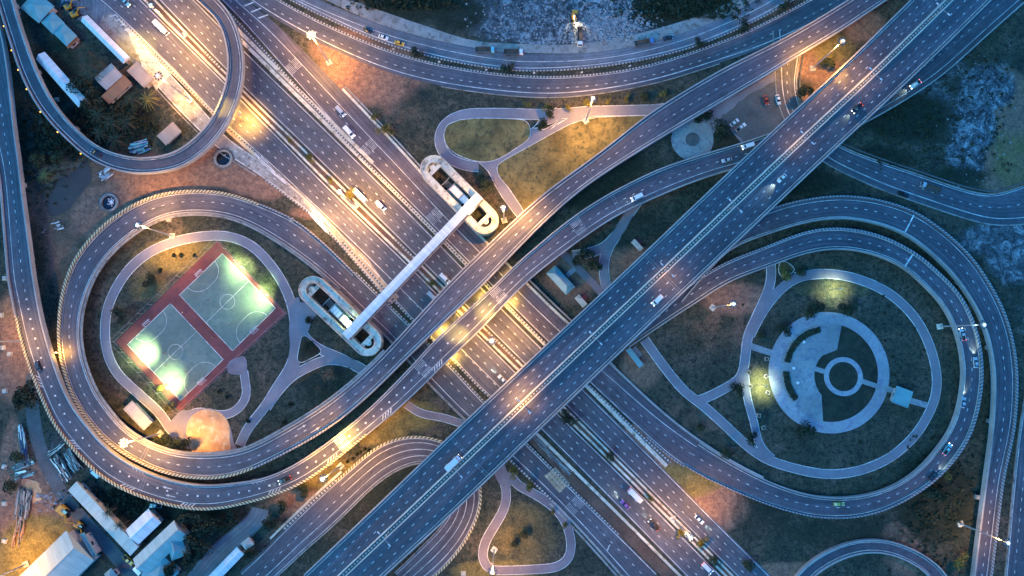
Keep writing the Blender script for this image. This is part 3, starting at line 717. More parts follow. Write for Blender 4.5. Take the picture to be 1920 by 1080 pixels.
def exRI(mk):
    for x,y in ((1703,488),): 
        m=C3.near(x,y); mk.face([C3.at(m,-1,.6,.03),C3.at(m,1,-.6,.03),C3.at(m+.55,1,-.6,.03),C3.at(m+.55,-1,.6,.03)])
rR,fR=flyover('flyover',C3,'inner loop ramp circling the round park with car headlights along it',M['asphalt_deck'],mRI,C3.L,lines=[(-1,1.0),(1,-1.2)],dash=[(0,0)],
   par=([(mRI,C3.near(1700,915),'stripe_w',.5),(C3.near(1700,915),C3.near(1440,480),'stripe_w',.8),(C3.near(1440,480),C3.L,'stripe_w',.5)],'parapet'),extra=exRI)
def exRO(mk):
    m=RO.near(1697,425); mk.face([RO.at(m,-1,1.2,.03),RO.at(m,1,-.6,.03),RO.at(m+.55,1,-.6,.03),RO.at(m+.55,-1,1.2,.03)])
rO,fO=flyover('flyover',RO,'outermost loop ramp on the right running down to the lower right edge',M['asphalt_deck'],lines=[(-1,1.7),(1,-1.0)],dash=[(0.0,0)],
   par=('stripe_w','parapet'),pw=.6,extra=exRO)
rQ,fQ=flyover('flyover',Q,'small curved ramp cut off by the bottom right edge',M['asphalt_deck'],lines=[(-1,1.1),(1,-1.0)],dash=[],pw=.5,piers=False)
# main overpass
rM,fM=flyover('overpass',MN,'wide six lane overpass crossing diagonally above every other road',M['asphalt_deck'],lines=[(-1,1.2),(-.15,0),(.07,0),(1,-1.2)],
   dash=[(-.65,0),(-.355,0),(.365,0),(.665,0)],par=('parapet','parapet'),pw=.5,ph=1.0,thick=1.8,cat='overpass')
mb=MB(); MN.strip(mb,-.04,-1.05,-.04,-.75,0.8,thick=0.8); MN.strip(mb,-.04,.75,-.04,1.05,.8,thick=.8)
fM(mb.build('median_barrier',M['cream']))
mb=MB(); MN.strip(mb,-.04,-.75,-.04,.75,.15,thick=.15); fM(mb.build('median_slab',M['concrete_dark']))
mb=MB(); MN.strip(mb,-.04,-.25,-.04,.25,.62,thick=.37); fM(mb.build('anti_glare_strip',M['stripe_bw']))
for x,y in ((1236,500),(870,850)): joint(fM,MN,MN.near(x,y))
# ------------------------------------------------------------------ footpaths
def from_center(pts,w,closed=False,sm=6,z=0.0):
    p=list(pts)
    if closed: p=p+[p[0]]
    c=catmull(p,500); t=np.gradient(c,axis=0); t/=np.linalg.norm(t,axis=1)[:,None]
    nr=np.stack([t[:,1],-t[:,0]],1)
    k=slice(None,None,10)
    return Road((c-nr*w/2)[k],(c+nr*w/2)[k],z=((0,z),),sm=sm,smw=20,step=1.5)
PZ=[0]
def path(pts,w=18,mat='path',kerbs=(1,1),closed=False):
    r=from_center(pts,w,closed); PZ[0]+=1
    mb=MB(); r.strip(mb,-1,0,1,0,0.16+0.004*PZ[0],thick=0.16)
    o=mb.build('path',M[mat]); tag(o,kind='structure')
    km=MB()
    if kerbs[0]: r.strip(km,-1,-.24,-1,0.0,0.14,thick=.14)
    if kerbs[1]: r.strip(km,1,0,1,.24,0.14,thick=.14)
    if km.f: km.build('kerb',M['paint'],o)
    return r
# islands of grass with a pale kerb, laid on a paved junction
def island(pts,mat='grass',h=0.34,sm=True,n=90):
    w=wpoly(pts,h,sm,n)
    mb=MB(); mb.prism(w,0,h-0.06); o=mb.build('kerb',M['paint']); tag(o,kind='structure')
    a=np.array(w); c=a.mean(0); nx=np.roll(a,-1,0)-np.roll(a,1,0); nx/=np.linalg.norm(nx,axis=1)[:,None]; nr=np.stack([nx[:,1],-nx[:,0]],1)
    if ((a-c)*nr).sum()>0: nr=-nr
    q=a+nr*0.25
    mb=MB(); mb.prism([tuple(s) for s in q],0.1,h); o=mb.build('grass_verge',M[mat]); tag(o,kind='structure')
# top centre park
path([(1255,203),(1225,206),(1190,207),(1150,208),(1105,209),(1060,213),(1010,215),(960,213),(900,213),(862,216),(838,228),(824,250),(826,275),(838,293),(858,305),(884,312),(908,312)],18,'path_red' if False else 'path')
path([(1050,214),(1025,228),(1015,245),(985,265),(955,290),(925,312)],26,'path')
path([(1120,206),(1075,225),(1040,247),(1005,270),(965,292),(930,312)],15,'path')
path([(905,298),(925,318),(935,340),(950,365),(968,390),(990,415)],18,'path')
island([(862,224),(900,221),(955,222),(985,226),(995,243),(990,262),(965,280),(935,298),(905,304),(870,296),(843,280),(832,258),(838,235)],'grass_lamp_gold')
island([(1010,240),(1000,240),(1008,232),(1030,232),(1046,224),(1040,232),(1020,243)],'grass_dark',0.36)
island([(1120,219),(1170,217),(1218,217),(1205,228),(1140,276),(1085,318),(1020,368),(987,397),(975,385),(955,355),(935,330),(932,312),(945,300),(990,275),(1035,250),(1075,230)],'grass_lamp_gold')
# left park
path([(430,1000-160),(380,830),(330,815),(300,775),(262,740),(222,702),(202,662),(197,618),(203,575),(224,530),(252,495),(290,468),(340,450),(395,442),(435,445),(475,463),(510,500),(535,540),(549,580),(553,620),(553,660),(540,695),(520,725),(495,765),(465,803),(450,835),(444,856)],16,'path')
path([(549,560),(556,590),(570,630),(600,655),(640,672),(690,700)],16)
path([(549,560),(556,590),(554,620),(556,650),(548,690),(535,712)],24,'path',(0,0))
patch('path',[(556,572),(565,566),(585,572),(598,585),(585,600),(575,630),(558,630)],M['path'],0.17)
path([(700,705),(660,682),(615,675),(575,690),(545,708),(520,735),(497,768)],16)
island([(565,631),(572,629),(580,634),(597,650),(602,658),(597,665),(572,678),(563,680),(557,674),(560,652)],'grass_dark',n=60)
path([(457,695),(460,715),(462,740),(450,763),(425,778),(398,776),(370,772),(345,785)],14)
patch('path',[(338,770),(395,765),(418,780),(432,800),(438,830),(450,850),(390,852),(330,835),(310,800)],M['path'],0.155)
patch('path',[(425,690),(432,676),(455,668),(462,676),(462,695),(448,703),(430,700)],M['path_red'],0.20,sm=True)
patch('sand_circle',[(390+41*math.cos(t),808+41*math.sin(t)) for t in [math.pi*(0.95)+math.pi*1.1*i/24 for i in range(25)]]+[(431,830),(434,856),(418,862),(392,864),(366,858),(352,830)],M['orange_pad'],0.24)
# right park
ringc=[(1490,520),(1540,513),(1600,521),(1660,546),(1706,585),(1736,632),(1754,690),(1754,740),(1736,785),(1710,822),(1668,858),(1615,881),(1560,889),(1505,882),(1440,862),(1400,835),(1360,798),(1320,762),(1283,733),(1250,694),(1222,656),(1196,620)]
path([(1440,470),(1446,510),(1440,545),(1420,590),(1402,632),(1397,672),(1388,708),(1350,733),(1318,748),(1300,752)],16,'path')
path([(1396,690),(1400,740),(1413,790),(1425,835),(1450,862)],13)
path([(1545,513),(1510,516),(1482,527),(1455,550),(1432,580),(1415,610),(1404,632)],17,'path',(0,1))
path(ringc,15.5)
path([(1405,648),(1425,655),(1450,663)],12,'pave',(0,0))
island([(1461,494),(1460,510),(1468,519),(1480,516),(1490,505),(1478,492),(1466,490)],'grass_lamp_gold',0.36)
# centre right path under the ramps
path([(1205,365),(1180,400),(1158,437),(1135,462),(1105,474),(1070,480)],17,'path')
path([(1180,400),(1158,437),(1138,470),(1132,505),(1140,560)],17)
path([(1050,470),(1080,500),(1110,530),(1150,575)],14,'path_red',(0,0))
path([(1063,517),(1078,503)],9,'pave_lite',(0,0))
# bottom park
path([(762,758),(790,775),(830,783),(862,793),(905,805)],13,'path_red')
path([(925,850),(943,895),(950,935),(940,965),(918,1000),(904,1030),(907,1055),(922,1068),(960,1069),(1005,1067),(1043,1063),(1066,1045),(1070,1012),(1058,975),(1035,948),(1000,925),(972,910),(958,893),(942,880)],15,'path_red')
path([(930,860),(945,900),(960,910)],24,'path_red',(0,0))
# plain walkway in front of the top right parking
patch('parking_lot',[(1285,240),(1300,215),(1330,200),(1385,175),(1440,142),(1456,132),(1458,178),(1468,222),(1492,262),(1470,292),(1400,300),(1300,305),(1290,290)],M['path'],0.06)
patch('grass_verge',[(1338,250),(1350,232),(1366,240),(1392,270),(1380,290),(1330,292)],M['grass_dark'],0.2)
patch('parking_lot',[(1345,225),(1400,180),(1455,150),(1468,222),(1490,262),(1400,270),(1370,245)],M['concrete_dark'],0.075,rag=0.3)

# round plaza beside the parking
c=P(1298,262)
rp=MB(); rp.ring(c,2.9,8.3,0,.22,n=64); o=rp.build('plaza',M['pave']); tag(o,kind='structure')
rp=MB(); rp.ring(c,0.02,2.9,0,.5,n=40); o=rp.build('plaza',M['concrete_dark']); tag(o,kind='structure')
rp=MB(); rp.ring(c,8.3,8.6,0,.3,n=64); rp.ring(c,2.9,3.1,0,.55,n=40); o=rp.build('kerb',M['pave_lite']); tag(o,kind='structure')
# big round plaza
c=P(1554,698); cc=P(1581,706); k=MPP*1.003
def pol(c,r,deg): return (c[0]+r*k*math.cos(R(deg)), c[1]+r*k*math.sin(R(deg)))
rp=MB(); rp.ring(c,91*k,112*k,0,.24,n=120); tag(rp.build('plaza',M['pave_lite']),kind='structure')
sect=[pol(c,91.5,a) for a in range(73,262,4)]
inner=[pol(cc,54,a) for a in range(236,104,-6)]
q1=P(1569,656)[:2]; q2=P(1540,740)[:2]
rp=MB(); rp.prism(sect+[q2]+[pol(cc,54,a) for a in range(218,130,-6)]+[q1],0,.22); tag(rp.build('plaza',M['pave']),kind='structure')
rp=MB(); rp.ring(cc,27*k,36*k,0,.26,n=80); tag(rp.build('plaza',M['pave_lite']),kind='structure')
rp=MB(); rp.ring(cc,.01,27*k,0,.12,n=60); tag(rp.build('grass_verge',M['grass_dark']),kind='structure')
rp=MB(); rp.ring(c,0.01,91*k,0,.06,n=90); tag(rp.build('grass_verge',M['grass_dark']),kind='structure')
for a,b_,w in (((1524,690),(1550,698),9),((1612,713),(1650,726),9),((1660,727),(1680,735),10),((1703,750),(1738,760),11)):
    A_=np.array(a,float);B_=np.array(b_,float);t=(B_-A_)/np.linalg.norm(B_-A_);nn=np.array([-t[1],t[0]])*w/2
    mb=MB(); mb.prism([P(*(p),.28)[:2] for p in (A_+nn,B_+nn,B_-nn,A_-nn)],0,.28); tag(mb.build('path',M['pave']),kind='structure')
# curved hedge beds
for a0,a1,lab in ((101,166,'long curved dark hedge on the upper left of the round plaza'),(180,217,'shorter curved dark hedge on the lower left of the round plaza')):
    mb=MB()
    for i in range(900):
        a=R(random.uniform(a0,a1)); r=random.uniform(76,85)*k; x=c[0]+r*math.cos(a); y=c[1]+r*math.sin(a); z=random.uniform(.5,1.25)
        s=random.uniform(.18,.38); t=random.uniform(0,6.28); t2=random.uniform(-.7,.7)
        d1=np.array([math.cos(t),math.sin(t),t2])*s; d2=np.array([-math.sin(t),math.cos(t),random.uniform(-.6,.6)])*s; p=np.array([x,y,z])
        mb.face([p-d1-d2,p+d1-d2,p+d1+d2,p-d1+d2])
    mb.ring(c,77*k,84*k,0,.7,R(a0),R(a1),30)
    o=mb.build('hedge',M['leaf_dark']); tag(o,lab,'hedge')
# plaza blocks
for i,(x,y,lab) in enumerate(((1506,641,'topmost small white stone block standing on the round plaza'),(1487,690,'middle small white stone block standing on the round plaza'),(1494.5,717.5,'lowest small white stone block standing on the round plaza'))):
    p=P(x,y); mb=MB(); mb.box((0,0,.45),(1.05,1.05,.5),.6+i,taper=.96); mb.box((0,0,.74),(.8,.8,.1),.6+i); mb.box((0,0,.12),(.8,.8,.25),.6+i)
    o=mb.build('stone_block',M['white']); o.location=(p[0],p[1],.22); tag(o,lab,'stone block',group='white stone blocks on the round plaza')

# ------------------------------------------------------------------ sports courts
def quad_lin(q,u,v):
    q=[np.array(p,float) for p in q]; return (q[0]*(1-u)+q[1]*u)*(1-v)+(q[3]*(1-u)+q[2]*u)*v
red=[(409,452),(537,588),(338,772),(217,641)]
patch('sports_court',red,M['court_red'],0.10,label=None)
def court(q,z=0.13):
    q=[P(x,y,z)[:2] for x,y in q]
    mb=MB(); mb.prism(q,0.05,z); o=mb.build('sports_court',M['court_green']); tag(o,kind='structure')
    mk=MB()
    def seg(a,b,w=0.16):
        a=np.array(a[:2],float);b=np.array(b[:2],float);t=(b-a)/np.linalg.norm(b-a);nn=np.array([-t[1],t[0]])*w/2
        mk.face([(*(a+nn-t*w/2),z+.02),(*(a-nn-t*w/2),z+.02),(*(b-nn+t*w/2),z+.02),(*(b+nn+t*w/2),z+.02)])
    for i in range(4): seg(q[i],q[(i+1)%4],.22)
    Q=lambda u,v: quad_lin(q,u,v)
    seg(Q(0,.5),Q(1,.5))
    W=np.linalg.norm(Q(1,0)-Q(0,0)); L=np.linalg.norm(Q(0,1)-Q(0,0))
    def arc(cu,cv,rx,ry,a0,a1,n):
        pr=None
        for i in range(n+1):
            a=a0+(a1-a0)*i/n; p=Q(cu+rx*math.cos(a)/W,cv+ry*math.sin(a)/L)
            if pr is not None: seg(pr,p)
            pr=p
    arc(.5,.5,3,3,0,2*math.pi,36)
    for cv,a0 in ((0,0),(1,math.pi)):
        s=1 if cv==0 else -1
        arc(.5-1.5/W,cv,6,6,math.pi/2*s,math.pi*s,14); arc(.5+1.5/W,cv,6,6,0,math.pi/2*s,14)
        p1=Q(.5-1.5/W,cv+s*6/L); p2=Q(.5+1.5/W,cv+s*6/L); seg(p1,p2)
    mk.build('court_marking',M['paint'],o)
    return q
qa=court([(239,646),(319.5,569),(418.5,674),(338.5,751)])
qb=court([(336.5,553),(417,475.5),(516.5,578),(436,657.5)])
# goals
def goal(q,v,label):
    c=quad_lin(q,.5,v); d=quad_lin(q,.5,1)-quad_lin(q,.5,0); d=d/np.linalg.norm(d); s=-1 if v==0 else 1
    root=empty('goal',(c[0],c[1],.14),math.atan2(d[1],d[0])+(math.pi if v==0 else 0),label,'goal',group='small futsal goals on the courts')
    mb=MB()
    for y in (-1.5,1.5): mb.tube((0,y,0),(0,y,2),.06); mb.tube((0,y,2),(1,y,1.9),.04,n=6); mb.tube((1,y,1.9),(1.3,y,0),.04,n=6)
    mb.tube((0,-1.5,2),(0,1.5,2),.06); mb.tube((1,-1.5,1.9),(1,1.5,1.9),.04,n=6); mb.tube((1.3,-1.5,.03),(1.3,1.5,.03),.04,n=6)
    mb.build('goal_frame',M['white'],root)
    nt=MB()
    for i in range(11):
        y=-1.5+.3*i; nt.tube((0,y,2),(1,y,1.9),.012,n=3,cap=False); nt.tube((1,y,1.9),(1.3,y,0),.012,n=3,cap=False)
    for i in range(6): nt.tube((1+.3*i/5,-1.5,1.9-1.9*i/5),(1+.3*i/5,1.5,1.9-1.9*i/5),.012,n=3,cap=False)
    nt.build('net',M['white'],root)
goal(qa,0,'goal at the upper left end of the lower left court'); goal(qa,1,'goal at the lower right end of the lower left court')
goal(qb,0,'goal at the upper left end of the upper right court'); goal(qb,1,'goal at the lower right end of the upper right court')
# wire fence around the red surround
fr=[P(x,y)[:2] for x,y in [(409,450),(539,588),(338,774),(214,641)]]
fe=empty('wire_fence',(fr[0][0],fr[0][1],0),0,'tall wire mesh fence around the red sports court surround','fence')
pm=MB(); rm=MB(); wm=MB()
for i in range(4):
    a=np.array(fr[i]);b_=np.array(fr[(i+1)%4]); L=np.linalg.norm(b_-a); nseg=int(L/5)
    for j in range(nseg):
        p=a+(b_-a)*j/nseg-np.array(fr[0]); pb=MB(); pb.tube((p[0],p[1],0),(p[0],p[1],4.0),.06,n=6); pb.build('post',M['steel'],fe)
    for z in (0.2,3.95): rm.tube((*(a-fr[0]),z),(*(b_-fr[0]),z),.025,n=5)
    a3=a-fr[0]; b3=b_-fr[0]
    for k_ in range(1,6): wm.tube((*a3,.2+.62*k_),(*b3,.2+.62*k_),.008,n=3,cap=False)
rm.build('rail',M['steel'],fe); wm.build('mesh_panel',M['steel_dark'],fe)

# ------------------------------------------------------------------ pedestrian bridge with two ramp towers
def capsule(x0,y0,x1,y1,z,top):
    a=np.array(P(x0,y0,z)[:2]); b_=np.array(P(x1,y1,z)[:2]); return a,b_
def caps_pts(a,b,r,n=18):
    d=(b-a)/np.linalg.norm(b-a); th=math.atan2(d[1],d[0])
    return [tuple(b+r*np.array([math.cos(th+t),math.sin(th+t)])) for t in np.linspace(-math.pi/2,math.pi/2,n)]+\
           [tuple(a+r*np.array([math.cos(th+t),math.sin(th+t)])) for t in np.linspace(math.pi/2,3*math.pi/2,n)]
def tower(x0,y0,x1,y1,label,side):
    Z=6.2
    a,b_=capsule(x0,y0,x1,y1,Z,None); o=(a+b_)/2; a=a-o; b_=b_-o
    root=empty('ramp_tower',(o[0],o[1],0),0,label,'ramp tower',group='concrete ramp towers at the ends of the footbridge')
    ro,ri=5.55,2.75
    O=caps_pts(a,b_,ro); I=caps_pts(a,b_,ri)
    n=len(O)
    mb=MB()
    for lev in (2.1,4.2,Z):
        for i in range(n):
            j=(i+1)%n
            mb.face([(*I[i],lev),(*O[i],lev),(*O[j],lev),(*I[j],lev)])
            mb.face([(*O[i],lev-.3),(*O[j],lev-.3),(*O[j],lev),(*O[i],lev)]); mb.face([(*I[j],lev-.3),(*I[i],lev-.3),(*I[i],lev),(*I[j],lev)])
    mb.build('ramp_deck',M['concrete_pale'] ,root)
    pm=MB()
    for S_,s in ((O,1),(I,-1)):
        C_=caps_pts(a,b_,(ro if s>0 else ri)-s*.15)
        for lev in (2.1,4.2,Z):
            for i in range(n):
                j=(i+1)%n
                pm.face([(*S_[i],lev+.7),(*S_[j],lev+.7),(*C_[j],lev+.7),(*C_[i],lev+.7)])
                pm.face([(*S_[i],lev),(*S_[j],lev),(*S_[j],lev+.7),(*S_[i],lev+.7)]); pm.face([(*C_[j],lev),(*C_[i],lev),(*C_[i],lev+.7),(*C_[j],lev+.7)])
    pm.build('parapet',M['concrete_pale'],root)
    d=(b_-a)/np.linalg.norm(b_-a); nn=np.array([-d[1],d[0]])
    L=np.linalg.norm(b_-a)
    def W(u,v,z): q=a+d*u+nn*v; return (q[0],q[1],z)
    co=MB()
    for u in np.linspace(2,L-2,5):
        for v in (-4.1,4.1): co.tube(W(u,v,0),W(u,v,Z-.3),.28,n=8)
    co.build('column',M['concrete'],root)
    # cross landings near both ends
    for u,s in ((-.4,1),(L+.4,-1)):
        la=MB()
        la.face([W(u,-ri,Z+.02),W(u+1.6*s,-ri,Z+.02),W(u+1.6*s,ri,Z+.02),W(u,ri,Z+.02)][::(1 if s>0 else -1)])
        q=W(u-.1*s,0,0); la.ring((q[0],q[1]),0,1.25,Z-.2,Z+.05,n=20)
        la.build('landing',M['concrete_pale'],root)
    # stair with translucent roof panels
    st=MB(); rf=MB(); fr_=MB()
    for i in range(24):
        u=5.5+i*.42; z=.3+i*.24; 
        if u>L*.64: break
        q=[W(u,-1.3,z),W(u+.42,-1.3,z),W(u+.42,1.3,z),W(u,1.3,z)]; st.face(q)
    for i in range(9):
        u0=L*.34+i*1.5; u1=u0+1.38; z0=4.6+.3*i; 
        if u1>L*.70: break
        rf.face([W(u0,-1.35,z0),W(u1,-1.35,z0+.25),W(u1,1.35,z0+.25),W(u0,1.35,z0)])
        fr_.tube(W(u0,-1.7,z0-.05),W(u0,1.7,z0-.05),.07,n=5)
    fr_.tube(W(L*.22,-2.2,4.5),W(L*.22,2.2,4.5),.12,n=6); fr_.tube(W(L*.33,-2.3,4.6),W(L*.33,2.3,4.6),.14,n=6)
    st.build('stair',M['concrete'],root); rf.build('stair_roof',M['roof_white'],root); fr_.build('roof_frame',M['steel'],root)
    md=MB(); md.face([W(L*.33,-2.2,3.0),W(L*.60,-2.2,3.0),W(L*.60,2.2,3.0),W(L*.33,2.2,3.0)]); md.build('landing',M['roof_teal'],root)
    return root
tower(814,317,909,413,'concrete ramp tower at the upper right end of the footbridge','ne')
tower(587,544,689,641,'concrete ramp tower at the lower left end of the footbridge','sw')
ZB=9.2
wa=[P(x,y,ZB)[:2] for x,y in ((641,626),(654,636),(906,371),(892,362))]
wa=[np.array(p) for p in wa]; o=(wa[0]+wa[2])/2
fb=empty('footbridge',(o[0],o[1],0),0,'white roofed pedestrian bridge crossing above the highway','footbridge')
p0=(wa[0]+wa[1])/2-o; p1=(wa[2]+wa[3])/2-o; d=(p1-p0); L=np.linalg.norm(d); d/=L; nn=np.array([-d[1],d[0]])
def WB(u,v,z): q=p0+d*u+nn*v; return (q[0],q[1],z)
hw=1.75
mb=MB()
for s in (-1,1):
    mb.face([WB(0,0,ZB+.35),WB(L,0,ZB+.35),WB(L,s*hw,ZB),WB(0,s*hw,ZB)][::(-s)],[(0,0),(L,0),(L,hw),(0,hw)])
    mb.face([WB(0,s*hw,ZB-.15),WB(L,s*hw,ZB-.15),WB(L,s*hw,ZB),WB(0,s*hw,ZB)])
mb.build('roof',M['roof_white'],fb)
mb=MB()
for i in range(int(L/6)+1):
    for s in (-1,1): mb.tube(WB(min(L-.2,i*6+.1),s*1.6,6.3),WB(min(L-.2,i*6+.1),s*1.6,ZB-.1),.06,n=5)
mb.build('roof_post',M['steel'],fb)
mb=MB()
for z0,z1,v0,v1 in ((5.6,6.2,-1.9,1.9),):
    q=[WB(0,v0,0)[:2],WB(L,v0,0)[:2],WB(L,v1,0)[:2],WB(0,v1,0)[:2]]; mb.prism(q,z0,z1)
for s in (-1,1):
    q=[WB(0,s*1.9,0)[:2],WB(L,s*1.9,0)[:2],WB(L,s*2.05,0)[:2],WB(0,s*2.05,0)[:2]]; mb.prism(q,5.6,7.3)
mb.build('walkway_deck',M['concrete'],fb)
mb=MB()
for i in range(5):
    q=WB(L*(i+.5)/5,0,0); 
    if not on_road((q[0]+o[0],q[1]+o[1],0),-.2): mb.tube((q[0],q[1],0),(q[0],q[1],5.6),.5,n=12)
if mb.f: mb.build('column',M['concrete'],fb)

# ------------------------------------------------------------------ buildings
def frame4(q,z):
    q=[np.array(P(x,y,z)[:2]) for x,y in q]; c=sum(q)/4
    e0=(q[1]-q[0]+q[2]-q[3])/2; e1=(q[3]-q[0]+q[2]-q[1])/2
    if np.linalg.norm(e0)<np.linalg.norm(e1): e0,e1=e1,-e0
    L=np.linalg.norm(e0); W=abs(np.cross(e0/L,e1)); return c,math.atan2(e0[1],e0[0]),L,W
def roof_on(mb,L,W,z,rise,style,ov=0.0):
    x=L/2+ov; y=W/2+ov
    if style=='gable':
        for s in (-1,1):
            mb.face([(-x,s*y,z),(x,s*y,z),(x,0,z+rise),(-x,0,z+rise)][::s*-1 if s>0 else 1],[(-x,0),(x,0),(x,y),(-x,y)][::s*-1 if s>0 else 1])
        for s in (-1,1): mb.face([(s*x,-y,z),(s*x,y,z),(s*x,0,z+rise)])
    elif style=='hip':
        r=max(0.1,x-y)
        mb.face([(-x,-y,z),(x,-y,z),(r,0,z+rise),(-r,0,z+rise)],[(-x,0),(x,0),(r,y),(-r,y)])
        mb.face([(x,y,z),(-x,y,z),(-r,0,z+rise),(r,0,z+rise)],[(x,0),(-x,0),(-r,y),(r,y)])
        mb.face([(x,-y,z),(x,y,z),(r,0,z+rise)],[(-y,0),(y,0),(0,y)]); mb.face([(-x,y,z),(-x,-y,z),(-r,0,z+rise)],[(-y,0),(y,0),(0,y)])
    elif style=='shed':
        mb.face([(-x,-y,z),(x,-y,z),(x,y,z+rise),(-x,y,z+rise)],[(-x,0),(x,0),(x,2*y),(-x,2*y)])
        mb.face([(x,y,z),(-x,y,z),(-x,y,z+rise),(x,y,z+rise)])
        for s in (-1,1): mb.face([(s*x,-y,z),(s*x,y,z),(s*x,y,z+rise)])
    else:
        mb.box((0,0,z+.15),(2*x,2*y,.3)); 
        for s in (-1,1): mb.box((0,s*(y-.12),z+.45),(2*x,.24,.3)); mb.box((s*(x-.12),0,z+.45),(.24,2*y-.5,.3))
    mb.box((0,0,z-.1),(2*x,2*y,.16))
def building(name,q,h0,rise,style,mat,label,cat,wall='wall',wings=(),skylights=0):
    h=h0*.78; c,a,L,W=frame4(q,h)
    root=empty(name,(c[0],c[1],0),a,label,cat)
    wm=MB(); wm.box((0,0,(h-.2)/2),(L-1.6,W-1.6,h-.2)); wm.build('wall',M[wall],root)
    rm=MB(); roof_on(rm,L,W,h,rise,style); 
    rf=rm.build('roof',M[mat],root)
    # doors and windows on the long sides
    for s in (-1,1):
        nW=max(1,int(L/6))
        for i in range(nW):
            x=-L/2+L*(i+.5)/nW
            wb_=MB(); wb_.box((x,s*(W/2-.78),h*.55),(1.6,.08,1.1)); wb_.build('window',M['glass'],root)
    db=MB(); db.box((L/2-.78,0,1.05),(.08,1.3,2.1)); db.build('door',M['timber'],root)
    if style in('gable','hip'):
        rr=MB(); r=(L/2 if style=='gable' else max(.1,L/2-W/2)); rr.box((0,0,h+rise+.02),(2*r,.35,.12)); rr.build('ridge_cap',M['roof_grey'] if mat!='roof_white' else M['white'],rf)
    for i in range(skylights):
        x=-L/2+L*(i+.5)/skylights; sb=MB(); sb.box((x,W*.22,h+rise*.56+.1),(.9,.5,.12)); sb.build('roof_vent',M['steel'],rf)
    return root
B_=[
('house',[(34,10),(70,-13),(104,12),(70,43)],5,2.2,'hip','roof_teal','large teal hipped roof house at the top left beside the ramp','house'),
('house',[(77,42),(99,21),(121,43),(99,64)],4.5,1.9,'hip','roof_teal','middle one of three teal hipped roof houses','house'),
('house',[(100,62),(120,44),(145,67),(124,87)],4.5,1.9,'hip','roof_teal','lowest of the three teal roof houses with a rusty annex beside it','house'),
('shed',[(124,87),(128,91),(147,74),(143,70)],3,.3,'shed','roof_rust','narrow rusty lean-to against the lowest teal roof house','shed'),
('warehouse',[(151,40),(165,28),(243,108),(232,119)],5,1.2,'gable','roof_white','long white roofed shed beside the bright sandy forecourt','warehouse'),
('warehouse',[(66,113),(85,95),(161,188),(150,201)],5,1.2,'gable','roof_white','long white roofed shed standing alone inside the loop ramp','warehouse'),
('house',[(176,149),(207,118),(232,142),(201,166)],5,1.5,'gable','roof_grey','grey roofed house above the orange roofed building','house'),
('shed',[(190,180),(236,143),(245,155),(206,197)],3.5,.7,'shed','roof_rust','long orange rusty roofed building below the grey house','shed'),
('house',[(239,132),(258,118),(288,145),(272,168)],4.5,.6,'flat','roof_tan','flat tan roofed building at the lower end of the forecourt','building'),
('shed',[(294,257),(324,229),(341,246),(312,271)],3,.5,'shed','roof_tan','small weathered workshop roof inside the loop next to the stacked materials','shed'),
('warehouse',[(127,919),(146,903),(262,1025),(244,1042)],5,.9,'shed','roof_pale','very long pale green roofed shed at the lower left','warehouse'),
('house',[(235,994),(279,953),(302,980),(260,1021)],5.5,1.4,'gable','roof_white','white and mint gabled building next to the long pale shed','building'),
('house',[(249,1048),(325,977),(353,1003),(275,1078)],6,2.4,'gable','roof_pale','pale gabled house with a cross wing at the bottom left','house'),
('hall',[(10,1105),(120,1000),(180,1046),(72,1155)],8,3.6,'gable','roof_pale','huge pale roofed hall cut off by the lower left edge','hall'),
('warehouse',[(388,1082),(444,1026),(458,1038),(404,1096)],5,.8,'gable','roof_white','narrow white roofed building at the bottom beside the road','building'),
('house',[(450,1020),(465,1007),(478,1020),(462,1032)],4,1.4,'hip','roof_pale','tiny square hipped roof hut above the narrow white building','hut'),
('house',[(232,766),(249,752),(287,791),(270,807)],4,.4,'flat','roof_grey','plain grey flat roofed toilet block inside the big loop','building'),
('house',[(196,1078),(207,1064),(222,1082),(206,1092)],5,1.2,'hip','roof_teal','small teal roof poking in at the bottom edge','building'),
('pavilion',[(1024,512),(1041,498),(1079,538),(1061,553)],4.2,1.9,'hip','roof_teal','grey hipped roof pavilion between the curved ramp and the overpass','pavilion'),
('kiosk',[(1671,754),(1681,724),(1711,734),(1701,765)],4,.35,'flat','roof_teal','square turquoise roofed shelter on the path east of the round plaza','shelter'),
]
for b_ in B_: building(*b_)
# cross wings of the pale gabled house
def wing(q,h,rise,style,mat,label,cat='house wing',name='annex'): return building(name,q,h,rise,style,mat,label,cat)
wing([(309,1000),(330,985),(352,1030),(322,1062)],5.6,2.0,'hip','roof_teal','turquoise hipped annex joined to the right of the pale gabled house','annex')
wing([(262,1078),(300,1045),(340,1068),(300,1110)],5.2,1.8,'hip','roof_teal','turquoise hipped annex at the bottom edge below the pale gabled house','annex')
wing([(152,1002),(157,998),(182,1040),(176,1046)],6,.3,'flat','roof_teal','thin flat canopy along the side of the huge pale hall','canopy')
